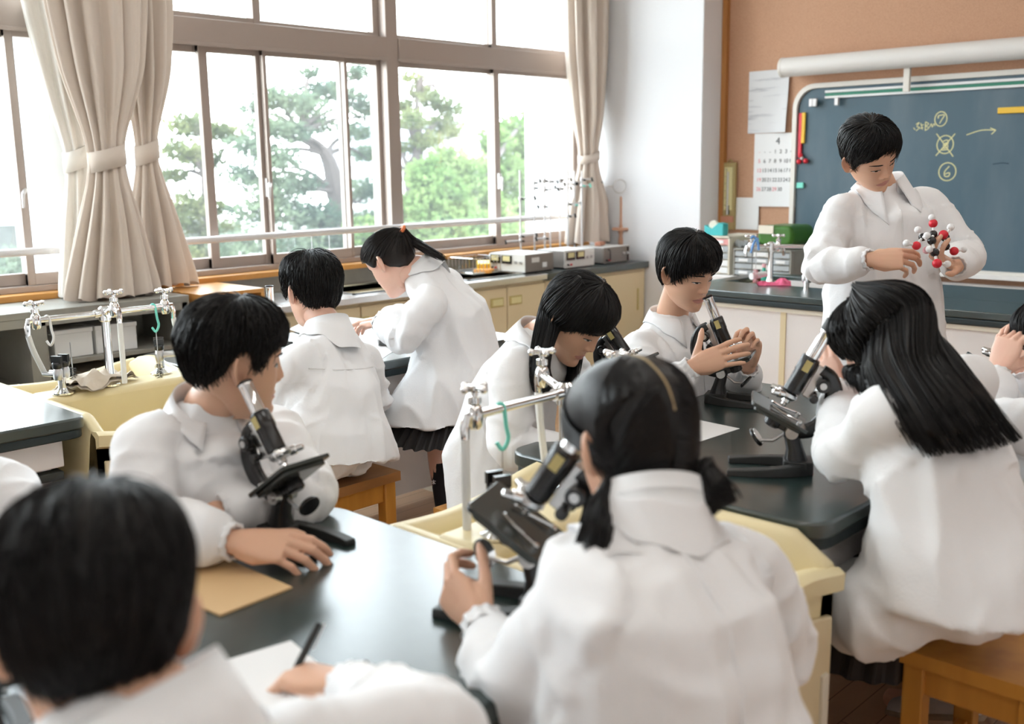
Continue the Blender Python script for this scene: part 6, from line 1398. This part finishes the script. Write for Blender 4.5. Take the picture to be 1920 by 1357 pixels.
# boy in profile with folded arms
B2 = person('boy in profile with folded arms turned towards the blackboard', dict(sit=1,
    head=(1.077,1.803,1.080), hf=dv(.86, .46, -.14), hu=dv(.06, -.02, 1), neck=(1.054,1.884,0.964), chest=(1.048,1.874,0.848), hip=(1.074,1.957,0.609), front=dv(.62, -.78, 0),
    shR=(0.909,1.851,0.937), shL=(1.224,1.923,0.896), elR=(0.835,1.748,0.814), wrR=(0.913,1.575,0.803), elL=(1.167,1.720,0.795), wrL=(0.978,1.730,0.809), knR=(0.859,1.532,0.649), anR=(0.842,1.540,0.346), knL=(1.100,1.555,0.578), anL=(1.080,1.568,0.276),
    handR=dict(d=dv(.93, -.05, -.10), n=dv(.16, -.42, .88), curl=((14, 26, 14), (18, 30, 16), (22, 32, 18), (26, 32, 18)), thumb=(.75, .6, -.3), sc=.98), handL=dict(d=dv(-.95, -.15, .02), n=dv(.1, -.6, .75), sc=.92, curl=GRIP),
    collar=dict(gap=24, point=.085, r=.064, spread=1.1)), seed=23, hsc=.99)
face(B2, lids=.6)
BOY2 = [(-180, 122), (-140, 118), (-116, 100), (-106, 76), (-94, 66), (-84, 68), (-76, 94), (-66, 92), (-54, 70), (-30, 60), (0, 60), (30, 60), (54, 70), (66, 92), (76, 94), (84, 68), (94, 66), (106, 76), (116, 100), (140, 118), (180, 122)]
m = hair_cap(B2['fr'], BOY2, .016, .006, seed=12, lump=.004); hair_short(B2['fr'], m, BOY2, .015, 61, 1900, 40, lambda t: np.where(abs(t) < 60, 6, 0), 8, lift=.009, flare=.003); hair_obj(B2, m)
A = B2['A']; seam(B2, [A['neck'] - UP * .06 + B2['fo'] * .1, A['chest'] + B2['fo'] * .1, A['chest'] - UP * .2 + B2['fo'] * .1], -B2['fo'], r=.0022, name='placket')
obj('tie_knot', MB().ball(tuple(B2['A']['neck'] + B2['fo'] * .062 - UP * .022), (.007, .007, .010), 10), 'black_cloth', B2['coat'])

# long-haired girl at the right
G8 = person('girl with very long black hair leaning on her elbow, seen from behind', dict(
    head=(2.181,0.970,1.049), hf=dv(-.58, .60, -.52), hu=dv(-.35, .30, .88), neck=(2.154,0.899,1.005), chest=(2.108,0.814,0.893), hip=(2.057,0.726,0.642), waist=(2.076,0.768,0.761), front=dv(-.72, .69, 0),
    shL=(1.965,0.850,0.969), shR=(2.421,0.872,0.955), elL=(2.010,0.959,0.837), wrL=(2.234,1.087,0.924), elR=(2.436,0.925,0.828), wrR=(2.478,1.058,0.887), knL=(2.057,0.971,0.466), anL=(2.460,0.837,0.161), knR=(2.454,0.996,0.454), anR=(2.696,0.796,0.104),
    puff=[((1.924,0.891,0.526), .072), ((1.920,0.843,0.551), .095), ((1.947,0.797,0.590), .11), ((2.008,0.718,0.644), .14), ((2.129,0.677,0.630), .13)],
    handL=dict(d=dv(-.3, .5, .75), n=dv(-.7, -.2, .5), sc=.85), handR=dict(d=dv(-.7, .3, .3), n=dv(0, .2, 1), sc=.85),
    collar=dict(gap=28, point=.05, r=.060)), seed=29, skin='skin_f', fem=1, hsc=1.0, coat_scale=1.0, ears=(0, 0))
fr = G8['fr']; m = hair_cap(fr, LG, .013, .006, seed=15, lump=.0015); g = lambda t, f, o=.019: fr(sph(np.radians(t), np.radians(f), o))
hair_short(fr, m, LG, .013, 71, 1000, 75, 0, 5, lift=.003, region=lambda t: abs(t) < 115)
hair_guided(m, [
    [g(-100, 12), g(-82, 70), g(-85, 105), (2.005,0.972,1.029), (1.988,0.953,0.999)],
    [g(-110, 6), g(-108, 55), g(-112, 82, .022), (1.975,0.890,1.044), (1.917,0.815,0.978), (1.914,0.754,0.903)],
    [g(-130, 6), g(-130, 50), g(-134, 78, .024), (1.988,0.863,1.048), (1.925,0.778,0.982), (1.922,0.717,0.908)],
    [g(-155, 6), g(-155, 50), g(-156, 76, .026), (2.012,0.838,1.049), (1.951,0.753,0.987), (1.951,0.688,0.909)],
    [g(178, 6), g(178, 50), g(178, 76, .026), (2.066,0.826,1.052), (2.000,0.732,0.992), (2.000,0.667,0.913)],
    [g(155, 6), g(155, 50), g(152, 78, .026), (2.138,0.827,1.059), (2.084,0.733,0.988), (2.077,0.658,0.904)],
    [g(130, 6), g(130, 50), g(122, 82, .024), (2.240,0.854,1.062), (2.179,0.751,0.986), (2.159,0.660,0.898)]], 1900, 72, thick=.024, rad=.0017, short=.42)
hair_obj(G8, m)
skirt(G8, [((2.077,0.923,0.363), G8['right'], G8['fo'], .115, .12), ((2.077,0.914,0.439), G8['right'], G8['fo'], .11, .11), ((2.060,0.866,0.522), G8['right'], G8['fo'], .07, .08)], 16)
for s_ in 'LR': sock_shoe(G8, s_, .55, 'sock_w', foot=dv(-.7, .6, -.25), sd=1)

# girl with two low ponytails
G9 = person('girl with two low ponytails seen from behind, reaching to a microscope', dict(sit=1,
    head=(1.188,0.901,1.046), hf=dv(-.42, .80, -.40), hu=dv(-.12, .36, .93), neck=(1.140,0.828,0.968), chest=(1.093,0.780,0.886), hip=(1.058,0.727,0.606), front=dv(-.58, .81, 0), waist=(1.081,0.756,0.750),
    shL=(0.984,0.834,0.884), shR=(1.314,0.791,0.852), elL=(0.945,0.923,0.736), wrL=(1.024,1.055,0.770), elR=(1.386,0.762,0.696), wrR=(1.333,1.048,0.789), knL=(1.219,1.036,0.468), anL=(1.191,0.933,0.254), knR=(1.406,0.982,0.447), anR=(1.364,0.893,0.228),
    handL=dict(d=dv(-.45, .50, .28), n=dv(-.80, -.50, .25), curl=((30, 45, 25), (38, 52, 28), (45, 58, 30), (52, 60, 30)), thumb=(.75, .55, -.4), tb=(8, 10), sc=.93), handR=dict(d=dv(-.85, .2, .1), n=dv(0, .3, .9), sc=.88, curl=GRIP),
    collar=dict(gap=28, point=.06, r=.066, stand=.034, fall=.012)), seed=31, skin='skin', fem=1, hsc=1.03, coat_scale=1.0)
fr = G9['fr']; g = lambda t, f, o=.014: fr(sph(np.radians(t), np.radians(f), o))
L9 = [(-180, 136), (-140, 130), (-112, 112), (-96, 82), (-80, 84), (-68, 92), (-50, 70), (0, 58), (50, 70), (68, 92), (80, 84), (96, 82), (112, 112), (140, 130), (180, 136)]
m = hair_cap(fr, L9, .015, .006, seed=18, lump=.001); rs_ = np.random.RandomState(14); pth = []
for sd in (-1, 1):
    for k in range(520):
        q = rs_.rand(); t0, f0 = (sd * (2.5 + 4 * rs_.rand()), -70 + 190 * q); tt0 = sd * 177 if f0 > 0 else sd * 4
        f0 = abs(f0); tE, fE = sd * (132 + 8 * rs_.randn()), 124 + 4 * rs_.randn(); a = np.linspace(0, 1, 12); pa = []
        for s_ in a:
            mid = sd * (95 if f0 < 60 or tt0 * sd < 90 else 150)
            t_ = (1 - s_) ** 2 * tt0 + 2 * s_ * (1 - s_) * mid + s_ ** 2 * tE; f_ = (1 - s_) ** 2 * f0 + 2 * s_ * (1 - s_) * max(f0, 75 if f0 < 60 else f0) + s_ ** 2 * fE; pa.append(g(t_, f_, .0125 + .005 * math.sin(PI * s_)))
        pth.append(pa)
strands(m, np.array(pth), .0017)
tl_, tr_ = g(-132, 122, .02), g(132, 122, .02)
hair_guided(m, [[tl_, (1.075,0.883,0.978), (1.037,0.871,0.948), (1.007,0.860,0.906)], [tl_, (1.068,0.849,0.987), (1.025,0.828,0.962), (0.998,0.828,0.914)], [tl_, (1.064,0.837,0.983), (1.033,0.819,0.962), (1.011,0.817,0.920)]], 420, 73, thick=.026, rad=.002)
hair_guided(m, [[tr_, (1.254,0.825,1.017), (1.256,0.789,0.998), (1.253,0.768,0.966)], [tr_, (1.217,0.803,1.012), (1.203,0.769,0.994), (1.205,0.749,0.979)], [tr_, (1.186,0.790,1.010), (1.170,0.760,0.997), (1.180,0.746,0.986)]], 320, 74, thick=.030, rad=.002)
h9 = hair_obj(G9, m)
pt = [g(2, f, .0165) for f in (38, 28)] + [g(-30 * 0 + 176, f, .0165) for f in (0, 14)]
obj('parting', MB().tube(bez([g(8, 40, .0145), g(14, 22, .015), g(60, 8, .0155), g(-172, 22, .0155)], 18), .0024, 6).tube(bez([g(-172, 24, .0155), g(-176, 40, .0155), g(180, 60, .0150), g(178, 78, .0145)], 16), .0018, 6), 'scalp', h9)
A = G9['A']; seam(G9, [A['chest'] + UP * .08, A['chest'] - G9['right'] * .01, A['waist'] - G9['right'] * .02, A['waist'] - UP * .1 - G9['right'] * .03], G9['fo'], r=.0032, name='back_seam', mt='coat')
seam(G9, [A['chest'] + UP * .05 - G9['right'] * .2, A['chest'] + UP * .06, A['chest'] + UP * .05 + G9['right'] * .2], G9['fo'], r=.002, name='yoke_seam')

# boy writing in the lower left
B1 = person('boy writing with a pen in the lower left, seen from behind', dict(sit=1,
    head=(0.376,0.901,1.044), hf=dv(-.34, .84, -.42), hu=dv(-.10, .40, .91), neck=(0.390,0.827,0.962), chest=(0.380,0.773,0.886), hip=(0.362,0.743,0.598), front=dv(-.62, .78, 0),
    shR=(0.521,0.815,0.879), shL=(0.279,0.755,0.974), elR=(0.718,0.811,0.807), wrR=(0.775,1.063,0.762), elL=(0.320,1.024,0.773), wrL=(0.492,1.135,0.756), knR=(0.571,0.940,0.611), anR=(0.567,0.922,0.259), knL=(0.465,0.979,0.619), anL=(0.459,0.959,0.248),
    handR=dict(d=dv(-.70, .30, .0), n=dv(.25, -.10, .95), curl=((42, 40, 20), (48, 44, 22), (55, 48, 22), (60, 50, 22)), thumb=(.85, .35, -.5), tb=(5, 10), sc=.93), handL=dict(d=dv(.3, .8, -.1), n=dv(0, 0, 1), sc=.9),
    collar=dict(gap=28, point=.065, r=.064, stand=.036)), seed=37, hsc=1.0)
BOY1 = [(t, f + (3 if abs(t) > 120 else 0)) for t, f in BOY]
m = hair_cap(B1['fr'], BOY1, .016, .007, seed=21, lump=.003); hair_short(B1['fr'], m, BOY1, .015, 81, 2400, 42, 0, 12, lift=.007, rad=.0013); hair_obj(B1, m)

# students cut off by the frame
P10 = person('student at the right edge with hands clasped before the face', dict(sit=1,
    head=(2.818,0.791,0.986), hf=dv(-.66, .66, -.30), hu=dv(-.1, .2, .95), neck=(2.758,0.734,0.873), chest=(2.688,0.687,0.753), hip=(2.615,0.626,0.465), front=dv(-.70, .71, 0),
    shL=(2.525,0.734,0.843), shR=(2.961,0.686,0.824), elL=(2.602,0.878,0.804), wrL=(2.699,0.897,0.921), elR=(2.960,0.849,0.770), wrR=(2.868,0.895,0.910), knL=(2.718,0.850,0.385), anL=(2.847,0.774,0.061), knR=(3.008,0.832,0.349), anR=(3.017,0.742,0.054),
    handL=dict(d=dv(.34, .06, .92), n=dv(-.75, -.60, .25), curl=((35, 60, 30), (45, 65, 35), (50, 70, 35), (55, 70, 35)), thumb=(.8, .4, -.5), tb=(15, 25), sc=.92), handR=dict(d=dv(-.15, .0, .95), n=dv(.7, .5, 0), curl=GRIP, sc=.92),
    collar=dict(gap=26, point=.06)), seed=41, skin='skin_f', fem=1)
m = hair_cap(P10['fr'], LG, .018, .007, seed=25); hair_short(P10['fr'], m, LG, .017, 91, 900, 70, 0, 8); hair_obj(P10, m)
P11 = person('student at the left edge of whom only a white shoulder shows', dict(sit=1,
    head=(0.584,2.117,1.054), hf=dv(.62, -.60, -.5), hu=dv(.2, -.3, .93), neck=(0.593,2.147,0.928), chest=(0.585,2.157,0.821), hip=(0.577,2.248,0.588), front=dv(.70, -.71, 0),
    shL=(0.723,2.122,0.844), shR=(0.469,2.124,0.909), elL=(0.711,1.980,0.765), wrL=(0.586,1.969,0.782), elR=(0.463,1.985,0.803), wrR=(0.516,1.856,0.802), knL=(0.599,1.858,0.586), anL=(0.580,1.879,0.322), knR=(0.469,1.852,0.608), anR=(0.447,1.875,0.337),
    handL=dict(d=dv(-.9, -.2, 0), n=dv(0, 0, 1), sc=.9), handR=dict(d=dv(.9, 0, 0), n=dv(0, 0, 1), sc=.9), collar=dict(gap=26)), seed=43)
m = hair_cap(P11['fr'], BOY, .022, .006, seed=27); hair_short(P11['fr'], m, BOY, .02, 95, 600, 40); hair_obj(P11, m)
